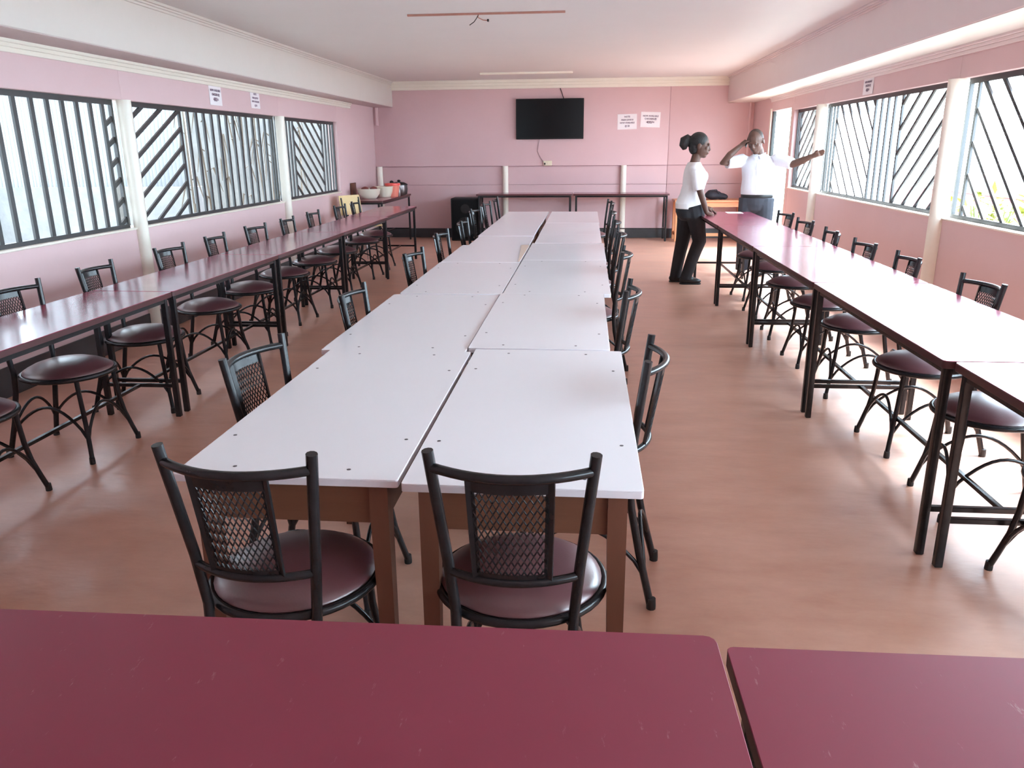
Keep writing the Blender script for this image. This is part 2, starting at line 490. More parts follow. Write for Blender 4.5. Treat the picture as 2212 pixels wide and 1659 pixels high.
cornice('trim_5', (-3.43, YF, YB - 0.03), ZC, ZC - 0.06, 1, M['beam'], 'thin moulding where left beam meets the ceiling')
cornice('trim_6', (2.34, YF, YB - 0.03), ZC, ZC - 0.05, -1, M['beam_pink'], 'thin moulding where right beam meets the ceiling')
g = G()
for d, a, b in ((0.05, 2.535, 2.585), (0.07, 2.585, 2.63), (0.095, 2.63, 2.68)):
    g.bbox(-3.43, 2.34, YB - 0.03 - d, YB - 0.03, a, b, b=0.004)
struct('trim_7', g, M['cream'], label='cream stepped cornice along top of back wall')
struct('trim_8', G().bbox(-3.745, -3.70, YB - 0.07, YB - 0.03, 1.955, ZBL, b=0.006), M['wall'], label='short pink corner batten at left end of back wall')
struct('trim_9', G().bbox(XR - 0.09, XR - 0.05, YB - 0.06, YB - 0.03, 1.255, ZBR, b=0.006), M['wall'], label='pink corner batten at right end of back wall')
# round cream posts
def post(n, x, y, z0, z1, r, label):
    g = G().lathe([(r, z0), (r, z1)], 20, (x, y, 0))
    o = struct('trim_%d' % n, g, M['cream'], label=label)
    return o
post(10, XL + 0.01, 6.45, 0, TOP_L, 0.058, 'round cream post between first two left windows')
post(11, XL + 0.01, 9.84, 0, TOP_L, 0.058, 'round cream post between second and third left windows')
post(12, XR - 0.01, 6.62, 0, TOP_R, 0.066, 'round cream post between the near right windows')
post(13, XR - 0.01, 10.2, 0, TOP_R, 0.066, 'round cream post beside small window near doorway')
post(14, XL + 0.01, 3.0, 0, TOP_L, 0.058, 'round cream post at near end of left wall')
post(15, XR - 0.01, 3.0, 0, TOP_R, 0.066, 'round cream post at near end of right wall')
post(16, -3.72, YB - 0.04, 0, 1.255, 0.05, 'cream half-height post in left corner of back wall')
post(17, -1.45, YB - 0.04, 0, 1.255, 0.05, 'cream half-height post on back wall left of the tables')
post(18, 0.63, YB - 0.04, 0, 1.255, 0.05, 'cream half-height post on back wall right of the screen')

# ------------------------------------------------------------------ barred windows
def window(n, x, y0, y1, z0, z1, verts, diags, label, sill_side, bw_=0.032):
    w = G().bar((x, y0, z0 + 0.016), (x, y1, z0 + 0.016), 0.03, 0.03, (1, 0, 0)).build('window_%d' % n, M['grille'])
    w['kind'] = 'structure'; w['label'] = label
    G().bar((x, y0, z1 - 0.02), (x, y1, z1 - 0.02), 0.03, 0.04, (1, 0, 0)).build('top_rail', M['grille'], w)
    for yy in (y0 + 0.012, y1 - 0.012):
        G().bar((x, yy, z0), (x, yy, z1), 0.028, 0.024, (1, 0, 0)).build('side_rail', M['grille'], w)
    for yy in verts:
        if y0 < yy < y1:
            G().bar((x, yy, z0 + 0.03), (x, yy, z1 - 0.03), 0.018, bw_, (1, 0, 0)).build('bar', M['grille'], w)
    for (ya, za), (yb, zb) in diags:
        G().bar((x + 0.001, ya, za), (x + 0.001, yb, zb), 0.016, bw_ * 0.9, (1, 0, 0)).build('diagonal_bar', M['grille'], w)
    sx0, sx1 = (XL - WT - 0.01, XL + 0.012) if sill_side < 0 else (XR - 0.012, XR + WT + 0.01)
    G().bbox(sx0, sx1, y0, y1, z0 - 0.014, z0 + 0.001, b=0.004).build('window_sill', M['cream'], w)
    return w
GL, GR = XL - 0.07, XR + 0.07
def seg(y0, z0, y1, z1, a, b, za=None, zb=None):
    """clip a sloped line to y in [a,b] and z in the opening"""
    k = (z1 - z0) / (y1 - y0)
    pts = []
    lo, hi = a, b
    zl, zh = za, zb
    ys = sorted([y0 + (zl - z0) / k, y0 + (zh - z0) / k])
    lo, hi = max(lo, ys[0]), min(hi, ys[1])
    if hi - lo < 0.03: return None
    return ((lo, z0 + k * (lo - y0)), (hi, z0 + k * (hi - y0)))
def fan(k, a, b, z0, z1, first, step, count):
    out = []
    for i in range(count):
        c = first + step * i                      # z at y = a
        sgm = seg(a, c, a + 1, c + k, a, b, z0 + 0.02, z1 - 0.03)
        if sgm: out.append(sgm)
    return out
LZ = (SILL_L, TOP_L)
RZ = (SILL_R, TOP_R)
window(1, GL, 3.05, 6.40, *LZ, [3.3, 3.47, 3.64] + [4.72, 4.9, 5.07, 5.25, 5.43, 5.60, 5.77, 5.94, 6.11, 6.27],
       fan(-0.62, 3.66, 4.70, *LZ, 1.1, 0.16, 9) + fan(0.52, 6.28, 6.40, *LZ, 0.96, 0.16, 6), 'long barred left window nearest the camera', -1, 0.038)
window(2, GL, 6.50, 9.79, *LZ, [7.50, 7.66, 7.83, 7.99, 8.16, 8.33, 8.50, 8.67, 8.84, 9.01, 9.18, 9.36, 9.54, 9.70],
       fan(0.515, 6.50, 7.49, *LZ, 0.42, 0.165, 10), 'barred left window with diagonal and upright bars', -1, 0.038)
window(3, GL, 9.89, 12.16, *LZ, [10.10, 10.24, 10.36, 10.47, 11.62, 11.76, 11.90, 12.03],
       fan(-0.70, 10.48, 11.61, *LZ, 1.10, 0.19, 10), 'small far left barred window with falling diagonals', -1)
window(4, GR, 3.05, 6.57, *RZ, [3.3, 3.5, 4.3, 4.5, 6.42],
       fan(0.875, 4.52, 6.40, *RZ, -0.55, 0.235, 14), 'barred right window nearest the camera with diagonals', 1)
window(5, GR, 6.67, 10.15, *RZ, [10.08, 9.96, 9.84, 8.58, 8.41, 8.24, 8.07, 7.88],
       fan(0.88, 8.60, 9.83, *RZ, 0.06, 0.235, 9) + fan(-0.79, 6.67, 7.87, *RZ, 1.10, 0.22, 9), 'middle right window barred in a chevron pattern', 1)
window(6, GR, 10.25, 11.58, *RZ, [11.42, 11.50], fan(-0.76, 10.25, 11.41, *RZ, 1.10, 0.17, 11) , 'small right barred window beside the doorway', 1)
window(7, GR, -1.5, 2.95, *RZ, [-1.2 + 0.18 * i for i in range(23)], [], 'barred right window beside the camera', 1)
# doorway: pale casing, dark reveal, leaf folded back against the outside wall
d = G().bbox(XR - 0.012, XR + 0.01, 12.95, 13.03, 0, 2.10, b=0.004).build('door_1', M['cream'])
d['kind'] = 'structure'; d['label'] = 'open doorway in right wall with pale casing and dark reveal'
G().bbox(XR + 0.012, XR + 0.062, 12.90, 12.95, 0, 2.06, b=0.004).build('door_reveal', M['door'], d)
G().bbox(XR - 0.005, XR + WT, 11.70, 11.73, 0, 2.06, b=0.004).build('door_jamb', M['cream'], d)
# added overhangs, out of view, limiting sky and sun at the windows
struct('trim_19', G().box(XL - WT - 1.5, XL - WT, YF, YB + 0.2, 2.46, 2.52), M['beam_pink'], label='added unseen overhang cutting skylight at the left windows')
struct('trim_20', G().box(XR + WT, XR + WT + 0.12, YF, YB + 0.2, 2.52, 2.56), M['beam_pink'], label='added unseen overhang limiting sun at the right windows')

# ------------------------------------------------------------------ outside
struct('ground', G().box(-18, -3.97, -6, 22, -0.35, -0.25).box(2.97, 20, -6, 24, -0.2, -0.08), M['yard'], label='pale bare yard ground outside the windows')
fen = empty('yard_fence', (-6.6, 12.5, -0.25))
tag(fen, 'white corrugated sheet fence on a grey plinth beyond left windows', 'fence')
G().box(-3.2, 0.3, 0, 0.3, 0, 1.25).build('plinth', M['stone'], fen)
for k in range(5):
    x0 = -3.2 + k * 0.68
    n = 20
    lo, hi = [], []
    for i in range(n + 1):
        xx = x0 + 0.70 * i / n
        yy = 0.12 + 0.02 * math.cos(PI * i) - 0.004 * (k % 2)
        lo.append((xx, yy, 1.25)); hi.append((xx, yy, 4.4))
    G().strip(lo, hi, 0.004).build('sheet', M['sheet'], fen)
nb = empty('skylight_block_wall', (-9.9, 3.0, -0.25))  # wall added to dim skylight and table reflections on the left
tag(nb, 'long added wall across the left yard, blocking skylight', 'wall')
G().box(-0.2, 0, -9, 9.6, 0, 6.2).build('wall_body', M['render'], nb)
G().box(-0.2, 0.03, -9, 9.6, 0, 1.2).build('plinth', M['stone'], nb)  # lower part of the added skylight-blocking wall
nb2 = empty('boundary_wall', (-5.7, 15.6, -0.25))
tag(nb2, 'weathered grey boundary wall behind the far left windows', 'wall')
G().box(-3.0, 1.6, 0, 0.25, 0, 4.2).build('wall_body', M['stone_pale'], nb2)
o = G().tube([(0, 0, 0), (0.01, 0, 0.8), (0.0, 0.0, 1.45)], [0.07, 0.065, 0.06], 12).build('yard_post', M['bark'], None, loc=(-6.2, 10.2, -0.25))
tag(o, 'grey wooden stump post outside nearest left window', 'post')
rs = random.Random(3)
for k in range(9):
    y = 11.2 + 0.42 * k
    x = (-0.505 + 0.018 * k) * y + rs.uniform(-0.08, 0.08)
    pts = []
    bx, by = rs.uniform(-0.12, 0.12), rs.uniform(-0.12, 0.12)
    for i in range(9):
        t = i / 8
        pts.append((bx * math.sin(t * 5 + k) * t, by * math.sin(t * 4 + 2 * k) * t, 2.9 * t))
    o = G().tube(pts, [0.020 * (1 - 0.6 * i / 8) for i in range(9)], 6).build('dry_stalk', M['dry'], None, loc=(x, y, -0.25))
    tag(o, 'thin dry tan stalk outside the second left window, %s from the left' % (['first', 'second', 'third', 'fourth', 'fifth', 'sixth', 'seventh', 'eighth', 'ninth'][k]), 'stalk', 'dry stalks outside the left windows')
    lg = G()
    for i in range(5):
        z = rs.uniform(1.0, 2.7)
        a = rs.uniform(0, 2 * PI); L = rs.uniform(0.12, 0.22)
        p0 = Vector((0, 0, z)); p1 = p0 + Vector((math.cos(a) * L * .5, math.sin(a) * L * .5, 0.05)); p2 = p0 + Vector((math.cos(a) * L, math.sin(a) * L, -0.3))
        lg.tube([p0, p1, p2], [0.010, 0.016, 0.004], 4)
    lf_ = lg.build('dry_leaf', M['dry'], o)
    lf_['kind'] = 'stuff'
# right side: parapet, plants, trees
par = empty('parapet_wall', (5.3, 5.5, -0.1))
tag(par, 'low faded red parapet wall outside the right windows', 'wall')
G().bbox(0, 0.16, 0, 9.5, 0, 1.0, b=0.01).build('wall_body', M['redwall'], par)
G().bbox(-0.03, 0.19, 0, 9.5, 1.0, 1.06, b=0.01).build('coping', M['cream'], par)
def plant(name, label, cat, loc, h, spread, nl, m, leafw, leafl, seed, trunk=None, group=None):
    rr = random.Random(seed)
    root = empty(name, loc)
    tag(root, label, cat, group)
    st = G()
    lg = G()
    if trunk:
        st.tube([(0, 0, 0), (0.05, 0.02, h * 0.3), (-0.03, 0.05, h * 0.62)], [trunk, trunk * 0.8, trunk * 0.5], 10)
        for i in range(7):
            a = rr.uniform(0, 2 * PI)
            st.tube([(-0.0, 0.03, h * rr.uniform(0.4, 0.6)), (math.cos(a) * spread * .4, math.sin(a) * spread * .4, h * .75), (math.cos(a) * spread * .75, math.sin(a) * spread * .75, h * rr.uniform(.8, .98))], [trunk * .45, trunk * .3, trunk * .12], 6)
    else:
        for i in range(8):
            a = rr.uniform(0, 2 * PI); q = rr.uniform(0.2, 0.7)
            st.tube([(0, 0, 0), (math.cos(a) * spread * q * .5, math.sin(a) * spread * q * .5, h * .5), (math.cos(a) * spread * q, math.sin(a) * spread * q, h * .9)], [0.014, 0.011, 0.005], 5)
    for i in range(nl):
        if trunk:
            a = rr.uniform(0, 2 * PI); e = rr.uniform(-.9, 1); q = rr.uniform(.35, 1) ** .5
            c = Vector((math.cos(a) * math.sqrt(1 - e * e) * spread * q, math.sin(a) * math.sqrt(1 - e * e) * spread * q, h * .78 + e * h * .24 * q))
        else:
            a = rr.uniform(0, 2 * PI); q = rr.uniform(0.1, 1)
            c = Vector((math.cos(a) * spread * q, math.sin(a) * spread * q, h * rr.uniform(.25, 1)))
        dr = Vector((rr.uniform(-1, 1), rr.uniform(-1, 1), rr.uniform(-.7, .5))).normalized()
        sd = dr.cross(Vector((rr.uniform(-.3, .3), rr.uniform(-.3, .3), 1))).normalized()
        L, W = leafl * rr.uniform(.7, 1.2), leafw * rr.uniform(.7, 1.2)
        up = sd.cross(dr) * W * .15
        lg.add([c, c + dr * L * .45 + sd * W * .5 + up, c + dr * L, c + dr * L * .45 - sd * W * .5 + up], [(0, 1, 2), (0, 2, 3)])
    st.build('stem', M['bark'] if trunk else M['leaf'], root)
    o = lg.build('foliage', m, root, smooth=0)
    o['kind'] = 'stuff'
    return root
plant('leafy_shrub', 'yellow green leafy shrub outside middle right window', 'shrub', (4.1, 8.6, -0.08), 1.15, 0.45, 260, M['leaf_y'], 0.06, 0.24, 5)
plant('leafy_shrub', 'orange leaved shrub outside nearest right window', 'shrub', (3.75, 6.4, -0.08), 1.25, 0.38, 200, M['leaf_o'], 0.06, 0.26, 6)
plant('leafy_shrub', 'green shrub outside nearest right window beyond orange one', 'shrub', (4.2, 7.2, -0.08), 1.2, 0.4, 220, M['leaf'], 0.06, 0.22, 8)
plant('shade_tree', 'broad green tree seen through window beside doorway', 'tree', (5.6, 21.0, -0.1), 5.0, 1.7, 1500, M['leaf'], 0.12, 0.3, 9, trunk=0.14)
plant('shade_tree', 'slender tree far beyond the middle right window', 'tree', (11.5, 20.0, -0.1), 5.2, 1.7, 1200, M['leaf'], 0.12, 0.3, 10, trunk=0.11)

# ------------------------------------------------------------------ red bench tables
def red_table(L, W, H, top, seat_off=0.0, rc=0.02, th=0.03):
    """origin at floor centre, long side along y"""
    t = empty('red_table')
    G().bbox(-W / 2, W / 2, -L / 2, L / 2, H - 0.003, H, b=0.001, rc=rc).build('tabletop', top, t)
    G().bbox(-W / 2, W / 2, -L / 2, L / 2, H - th, H - 0.003, b=0.001, rc=rc).build('edging', M['red_edge'], t)
    ix, iy, q = W / 2 - 0.035, L / 2 - 0.045, 0.03
    for sx in (-1, 1):
        for sy in (-1, 1):
            G().bbox(sx * ix - q / 2, sx * ix + q / 2, sy * iy - q / 2, sy * iy + q / 2, 0, H - th, b=0.003).build('leg', M['black'], t)
    fr = G()
    for sx in (-1, 1):
        fr.box(sx * ix - 0.012, sx * ix + 0.012, -iy + q / 2, iy - q / 2, H - th - 0.028, H - th)
    for sy in (-1, 1):
        fr.box(-ix + q / 2, ix - q / 2, sy * iy - 0.012, sy * iy + 0.012, H - th - 0.028, H - th)
    fr.build('frame', M['black'], t)
    for sy in (-1, 1):
        G().bbox(-ix + q / 2, ix - q / 2, sy * iy - 0.011, sy * iy + 0.011, 0.185, 0.207, b=0.002).build('cross_stretcher', M['black'], t)
    G().bbox(-0.011, 0.011, -iy + 0.011, iy - 0.011, 0.187, 0.205, b=0.002).build('long_stretcher', M['black'], t)
    return t
def place_table(t, x, y, label, group, rz=0.0):
    t.location = (x, y, 0); t.rotation_euler = (0, 0, rz)
    tag(t, label, 'table', group)
    return t
LT = [(0.90, 2.61), (2.62, 4.36), (4.37, 6.03), (6.04, 7.78), (7.79, 9.60), (9.61, 11.45)]
names_l = ['long maroon table in left row, nearest the camera at the frame edge',
           'maroon table second from camera in left row, reflecting window bars',
           'maroon table third from camera in left row',
           'maroon table fourth from camera in left row',
           'maroon table fifth from camera in left row, with a bright window reflection',
           'maroon table at far end of left row, beside the bowls table']
for i, (a, b) in enumerate(LT):
    x0, x1 = (-2.93, -2.42) if i < 5 else (-2.96, -2.46)
    place_table(red_table(b - a, x1 - x0, 0.76, M['red_top']), (x0 + x1) / 2, (a + b) / 2, names_l[i], 'maroon tables along left wall')
RT = [(1.10, 2.86), (2.87, 4.60), (4.61, 6.33), (6.34, 8.06), (8.07, 9.80)]
names_r = ['bright maroon table in right row, nearest the camera at the frame edge',
           'maroon table second from camera in right row, washed out by window glare',
           'maroon table third from camera in right row',
           'maroon table fourth from camera in right row',
           'maroon table at far end of right row where the woman rests her hand']
for i, (a, b) in enumerate(RT):
    x0, x1 = (1.30, 1.94) if i else (1.33, 1.97)
    place_table(red_table(b - a, x1 - x0, 0.80, M['red_top']), (x0 + x1) / 2, (a + b) / 2, names_r[i], 'maroon tables along right wall')
# two tables at the foreground
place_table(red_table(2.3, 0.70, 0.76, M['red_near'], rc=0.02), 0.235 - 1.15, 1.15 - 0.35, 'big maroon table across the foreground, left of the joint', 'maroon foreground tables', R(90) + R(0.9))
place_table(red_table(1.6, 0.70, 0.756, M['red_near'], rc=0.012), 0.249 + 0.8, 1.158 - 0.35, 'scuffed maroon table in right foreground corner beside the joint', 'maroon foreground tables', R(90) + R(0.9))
# back wall tables
place_table(red_table(1.66, 0.52, 0.80, M['red_top']), -1.075, 13.99, 'narrow maroon table against back wall behind left half of white tables', 'maroon tables at back wall', R(90))
place_table(red_table(1.62, 0.52, 0.80, M['red_top']), 0.58, 13.99, 'narrow maroon table against back wall, right one below the screen', 'maroon tables at back wall', R(90))
place_table(red_table(2.0, 0.62, 0.80, M['red_top']), -3.42, 13.05, 'maroon corner table holding the bowls and pots', 'maroon corner table')

# ------------------------------------------------------------------ white tables
def white_table(x0, x1, y0, y1, H, screws, label):
    cx, cy = (x0 + x1) / 2, (y0 + y1) / 2
    W, L = x1 - x0, y1 - y0
    t = empty('white_table', (cx, cy, 0))
    tag(t, label, 'table', 'white laminate tables down the middle')
    G().bbox(-W / 2, W / 2, -L / 2, L / 2, H - 0.004, H, b=0.001, rc=0.008).build('tabletop', M['white_top'], t)
    G().bbox(-W / 2, W / 2, -L / 2, L / 2, H - 0.022, H - 0.004, b=0.001, rc=0.008).build('edge_band', M['white_edge'], t)
    lx, ly, q = W / 2 - 0.06, L / 2 - 0.055, 0.024
    for sx in (-1, 1):
        for sy in (-1, 1):
            g = G()
            z = H - 0.022
            # square leg tapering on its inner faces
            vs = []
            for zz, w in ((0, 0.036), (z - 0.12, 0.048), (z, 0.048)):
                ox, oy = sx * (lx + q), sy * (ly + q)
                xa, xb = sorted((ox, ox - sx * w)); ya, yb = sorted((oy, oy - sy * w))
                vs += [(xa, ya, zz), (xb, ya, zz), (xb, yb, zz), (xa, yb, zz)]
            fs = [(3, 2, 1, 0), (8, 9, 10, 11)]
            for r_ in (0, 4):
                for k in range(4):
                    fs.append((r_ + k, r_ + (k + 1) % 4, r_ + 4 + (k + 1) % 4, r_ + 4 + k))
            g.add(vs, fs).build('leg', M['wood'], t, smooth=0)
    for sx in (-1, 1):
        G().box(sx * lx - 0.011, sx * lx + 0.011, -ly + q, ly - q, H - 0.022 - 0.12, H - 0.0225).build('apron', M['apron'], t)
    for sy in (-1, 1):
        G().box(-lx + q, lx - q, sy * ly - 0.011, sy * ly + 0.011, H - 0.022 - 0.12, H - 0.0225).build('apron', M['apron'], t)
    if screws:
        sm = screw_mesh
        for px, py in ((-.26, -.455), (.26, -.455), (-.26, .455), (.26, .455), (-.43, -.28), (.43, -.28), (-.43, .28), (.43, .28)):
            obj('screw', sm, t, (px * W, py * L, H))
    return t
screw_mesh = G().lathe([(0.0055, -0.001), (0.0055, 0.0006), (0.004, 0.0012)], 10).mesh('screw', M['screw'])
WL_T = [(-1.045, -.458, 1.765, 3.055), (-1.09, -.484, 3.068, 4.36), (-1.06, -.474, 4.372, 5.65), (-1.055, -.478, 5.662, 6.70), (-1.005, -.485, 6.71, 7.43), (-1.02, -.495, 7.445, 8.77), (-1.02, -.49, 8.78, 10.4)]
WR_T = [(-.445, .15, 1.745, 3.10), (-.478, .105, 3.113, 4.39), (-.466, .145, 4.402, 5.78), (-.466, .15, 5.792, 6.86), (-.447, .135, 6.87, 7.60), (-.450, .135, 7.61, 8.80), (-.450, .14, 8.81, 10.4)]
ordn = ['first', 'second', 'third', 'fourth', 'fifth', 'sixth', 'seventh and last']
for i, (a, b) in enumerate(zip(WL_T, WR_T)):
    dz = (0.0, -0.004, 0.0, 0.001, -0.001, 0.001, 0.0)[i]
    tl = white_table(*a, 0.76 + dz, i < 3, 'white topped wooden table, %s from camera in left column of middle row' % ordn[i])
    tr = white_table(*b, 0.76 - dz * 0.5, i < 3, 'white topped wooden table, %s from camera in right column of middle row' % ordn[i])
    if i == 3:
        W, L = a[1] - a[0], a[3] - a[2]
        G().add([(W / 2 - 0.012, -L / 2 + .02, .7615), (W / 2, -L / 2 + .02, .7615), (W / 2, L / 2, .7615), (W / 2 - 0.07, L / 2, .7615),
                 (W / 2 - 0.012, -L / 2 + .02, .7632), (W / 2, -L / 2 + .02, .7632), (W / 2, L / 2, .7632), (W / 2 - 0.07, L / 2, .7632)],
                [(3, 2, 1, 0), (4, 5, 6, 7), (0, 1, 5, 4), (1, 2, 6, 5), (2, 3, 7, 6), (3, 0, 4, 7)]).build('edge_strip', M['tan_strip'], tl, smooth=0)['label'] = 'tan bare strip along inner edge'

# ------------------------------------------------------------------ bistro chairs
RR, ZR = 0.222, 0.440
def arc_y(x, half, y0, bulge):
    return y0 - bulge * (1 - (x / half) ** 2)
def upright_at(z, s):
    P = [(0.0, 0.172, -0.295), (0.20, 0.150, -0.245), (0.36, 0.142, -0.213), (0.46, 0.145, -0.203), (0.60, 0.158, -0.212), (0.90, 0.190, -0.250)]
    for (z0, x0, y0), (z1, x1, y1) in zip(P, P[1:]):
        if z <= z1:
            t = (z - z0) / (z1 - z0)
            return Vector((s * (x0 + (x1 - x0) * t), y0 + (y1 - y0) * t, z))
    return Vector((s * P[-1][1], P[-1][2], z))
def rail_pts(z, bulge, n=12, inset=0.0):
    p = upright_at(z, 1)
    hw = p.x - inset
    return [(-hw + 2 * hw * k / n, arc_y(-hw + 2 * hw * k / n, p.x, p.y, bulge), z) for k in range(n + 1)]
ZT, ZLW = 0.858, 0.575
BT, BL = 0.062, 0.048
def back_surface(u, v):
    """u -1..1 across the panel, v 0..1 from lower to upper rail"""
    z = ZLW + (ZT - ZLW) * v
    x = u * (0.080 + 0.006 * v)
    pt, pl = upright_at(ZT, 1), upright_at(ZLW, 1)
    yt = arc_y(x, pt.x, pt.y, BT); yl = arc_y(x, pl.x, pl.y, BL)
    return Vector((x, yl + (yt - yl) * v, z))
def make_chair():
    t = empty('bistro_chair')
    g = G().lathe([(0.0, ZR - 0.010), (0.195, ZR - 0.010), (0.209, ZR - 0.004), (0.209, ZR + 0.010), (0.216, ZR + 0.0135), (0.214, ZR + 0.019), (0.195, ZR + 0.031), (0.165, ZR + 0.046), (0.125, ZR + 0.059), (0.08, ZR + 0.068), (0.04, ZR + 0.072), (0.0, ZR + 0.073)], 36, cap=False)
    g.build('seat', M['vinyl'], t, smooth=60)
    G().tube([(RR * math.cos(2 * PI * k / 40), RR * math.sin(2 * PI * k / 40), ZR) for k in range(40)], 0.0125, 10, closed=True).build('seat_ring', M['black'], t, smooth=60)
    for s in (-1, 1):
        pts = [upright_at(z, s) for z in (0.0, 0.10, 0.20, 0.29, 0.36, 0.41, 0.46, 0.52, 0.60, 0.75, 0.90)]
        lg = G().tube(pts, 0.0138, 10).build('rear_leg', M['black'], t, smooth=50)
        G().lathe([(0.0165, 0), (0.017, 0.012), (0.0155, 0.04)], 10, tuple(pts[0])).build('rubber_tip', M['rubber'], lg)
        a = 0.150
        fp = [(s * 0.142, 0.150, ZR - 0.002), (s * 0.143, 0.154, 0.36), (s * 0.146, 0.162, 0.26), (s * 0.156, 0.174, 0.17), (s * 0.176, 0.192, 0.08), (s * 0.196, 0.208, 0.0)]
        fl = G().tube(fp, 0.0118, 10).build('front_leg', M['black'], t, smooth=50)
        G().lathe([(0.0145, 0), (0.015, 0.012), (0.0135, 0.035)], 10, (fp[-1][0] - s * 0.003, fp[-1][1] - 0.003, 0)).build('rubber_tip', M['rubber'], fl)
    G().tube(rail_pts(ZT, BT, 14), 0.0118, 10).build('top_rail', M['black'], t, smooth=60)
    G().tube(rail_pts(ZLW, BL, 14), 0.0110, 10).build('lower_rail', M['black'], t, smooth=60)
    fr = G()
    for s in (-1, 1):
        a, b = back_surface(s * 1.06, 0.0), back_surface(s * 1.06, 1.0)
        fr.bar(a, b, 0.020, 0.006, (1, -s * 0.35, 0))
    n = 10
    fr.strip([back_surface(-1 + 2 * k / n, 0.86) for k in range(n + 1)], [back_surface(-1 + 2 * k / n, 0.99) for k in range(n + 1)], 0.003)
    fr.strip([back_surface(-1 + 2 * k / n, 0.02) for k in range(n + 1)], [back_surface(-1 + 2 * k / n, 0.08) for k in range(n + 1)], 0.003)
    fr.build('panel_frame', M['black'], t)
    me = G()
    cols, rows = 11, 8
    for c in range(-1, cols + 1):
        for sg in (0, 1):
            pts = []
            for r_ in range(rows * 2 + 1):
                u = -1 + 2 * (c + (0.5 if (r_ + sg) % 2 else 0.0) + 0.25 + (0.5 if sg else 0)) / cols - 0.5 / cols
                pts.append(back_surface(max(-1.03, min(1.03, u)), 0.07 + 0.8 * r_ / (rows * 2)))
            me.tube(pts, 0.0021, 4, cap=False)
    o = me.build('mesh_panel', M['black'], t, smooth=0)
    o['kind'] = 'stuff'
    # arched braces between neighbouring legs
    def leg_at(k, z):
        if k in (0, 1):
            s = -1 if k == 0 else 1
            return upright_at(z, s)
        s = 1 if k == 2 else -1
        return Vector((s * 0.165, 0.183, z))
    order = [0, 1, 2, 3]
    for i in range(4):
        A, B = leg_at(order[i], 0.115), leg_at(order[(i + 1) % 4], 0.115)
        pts = []
        for k in range(15):
            u = k / 14
            p = A.lerp(B, u)
            sh = math.sin(PI * u)
            p.z = 0.115 + 0.165 * sh ** 0.7
            p.x *= (1 - 0.10 * sh); p.y *= (1 - 0.10 * sh)
            pts.append(p)
        G().tube(pts, 0.0078, 8).build('arched_brace', M['black'], t, smooth=60)
    return t
proto = make_chair()
first_used = [False]
def chair(x, y, face, label, group):
    """face: heading in degrees of the direction a sitter looks (0 = +y, 90 = -x)"""
    c = proto if not first_used[0] else copy_tree(proto)
    first_used[0] = True
    c.location = (x, y, 0)
    c.rotation_euler = (0, 0, R(face))
    tag(c, label, 'chair', group)
    return c
chair(-0.772, 1.845, -4.5, 'black tube chair turned askew at end of white tables, left foreground', 'chairs at near end of white tables')
chair(-0.158, 1.87, 0, 'black tube chair squarely at end of white tables, right foreground', 'chairs at near end of white tables')
nth = ['nearest', 'second', 'third', 'fourth', 'fifth', 'sixth', 'seventh', 'eighth', 'ninth', 'tenth']
LCH = [(-2.735, 3.02, 3), (-2.72, 3.76, -4), (-2.74, 4.55, 4), (-2.77, 5.47, -2), (-2.78, 6.24, 3), (-2.80, 7.07, -5), (-2.79, 7.88, 2), (-2.82, 8.74, 0), (-2.82, 9.72, -3), (-2.84, 10.5, 2)]
for i, (x, y, dr) in enumerate(LCH):
    chair(x, y, -90 + dr, 'black tube chair with maroon seat, %s from camera in row along left wall' % nth[i], 'chairs along left wall')
RCH = [(1.76, 2.62, 2), (1.75, 3.38, -3), (1.76, 4.14, 4), (1.755, 5.12, -2), (1.74, 5.85, 3), (1.75, 6.72, -3), (1.78, 7.6, 6), (1.82, 8.5, 9)]
for i, (x, y, dr) in enumerate(RCH):
    chair(x, y, 90 + dr, 'black tube chair with maroon seat, %s from camera in row along right wall' % nth[i], 'chairs along right wall')
CL = [(-0.90, 2.52, -8), (-0.885, 3.72, 0), (-0.91, 5.20, -6), (-0.95, 6.50, -4), (-0.93, 7.62, 0), (-1.03, 9.1, -8), (-1.03, 10.15, -6), (-1.00, 11.15, 6)]
for i, (x, y, dr) in enumerate(CL):
    chair(x, y, -90 + dr, 'black tube chair on left side of white tables, %s from camera' % nth[i], 'chairs left of white tables')
CR = [(-0.025, 2.64, -6), (-0.035, 3.92, -6), (0.0, 5.36, -4), (0.02, 6.62, 0), (0.02, 7.75, 0), (0.02, 8.95, 0), (0.05, 10.5, 5)]
for i, (x, y, dr) in enumerate(CR):
    chair(x, y, 90 + dr, 'black tube chair on right side of white tables, %s from camera' % nth[i], 'chairs right of white tables')

# ------------------------------------------------------------------ back of the room
tv = empty('television', (-0.665, YB - 0.03, 1.70))
tag(tv, 'black flat television hung on the pink back wall', 'television')
G().bbox(-0.585, 0.585, -0.075, -0.03, 0, 0.665, b=0.006).build('casing', M['plastic'], tv)
G().bbox(-0.57, 0.57, -0.079, -0.074, 0.022, 0.652, b=0.001).build('screen', M['screen'], tv)
G().box(-0.2, 0.2, -0.03, 0, 0.2, 0.5).build('wall_bracket', M['plastic'], tv)
so = empty('power_socket', (-0.70, YB - 0.03, 1.255))
tag(so, 'cream double socket box on ledge below the television', 'socket')
G().bbox(-0.075, 0.075, -0.045, 0, 0, 0.085, b=0.006).build('box', M['ivory'], so)
G().bbox(-0.06, -0.035, -0.075, -0.045, 0.02, 0.05, b=0.004).build('plug', M['plastic'], so)
for s in (0.012, 0.045):
    G().bbox(s - 0.008, s + 0.008, -0.05, -0.044, 0.03, 0.06, b=0.002).build('switch', M['ivory'], so)
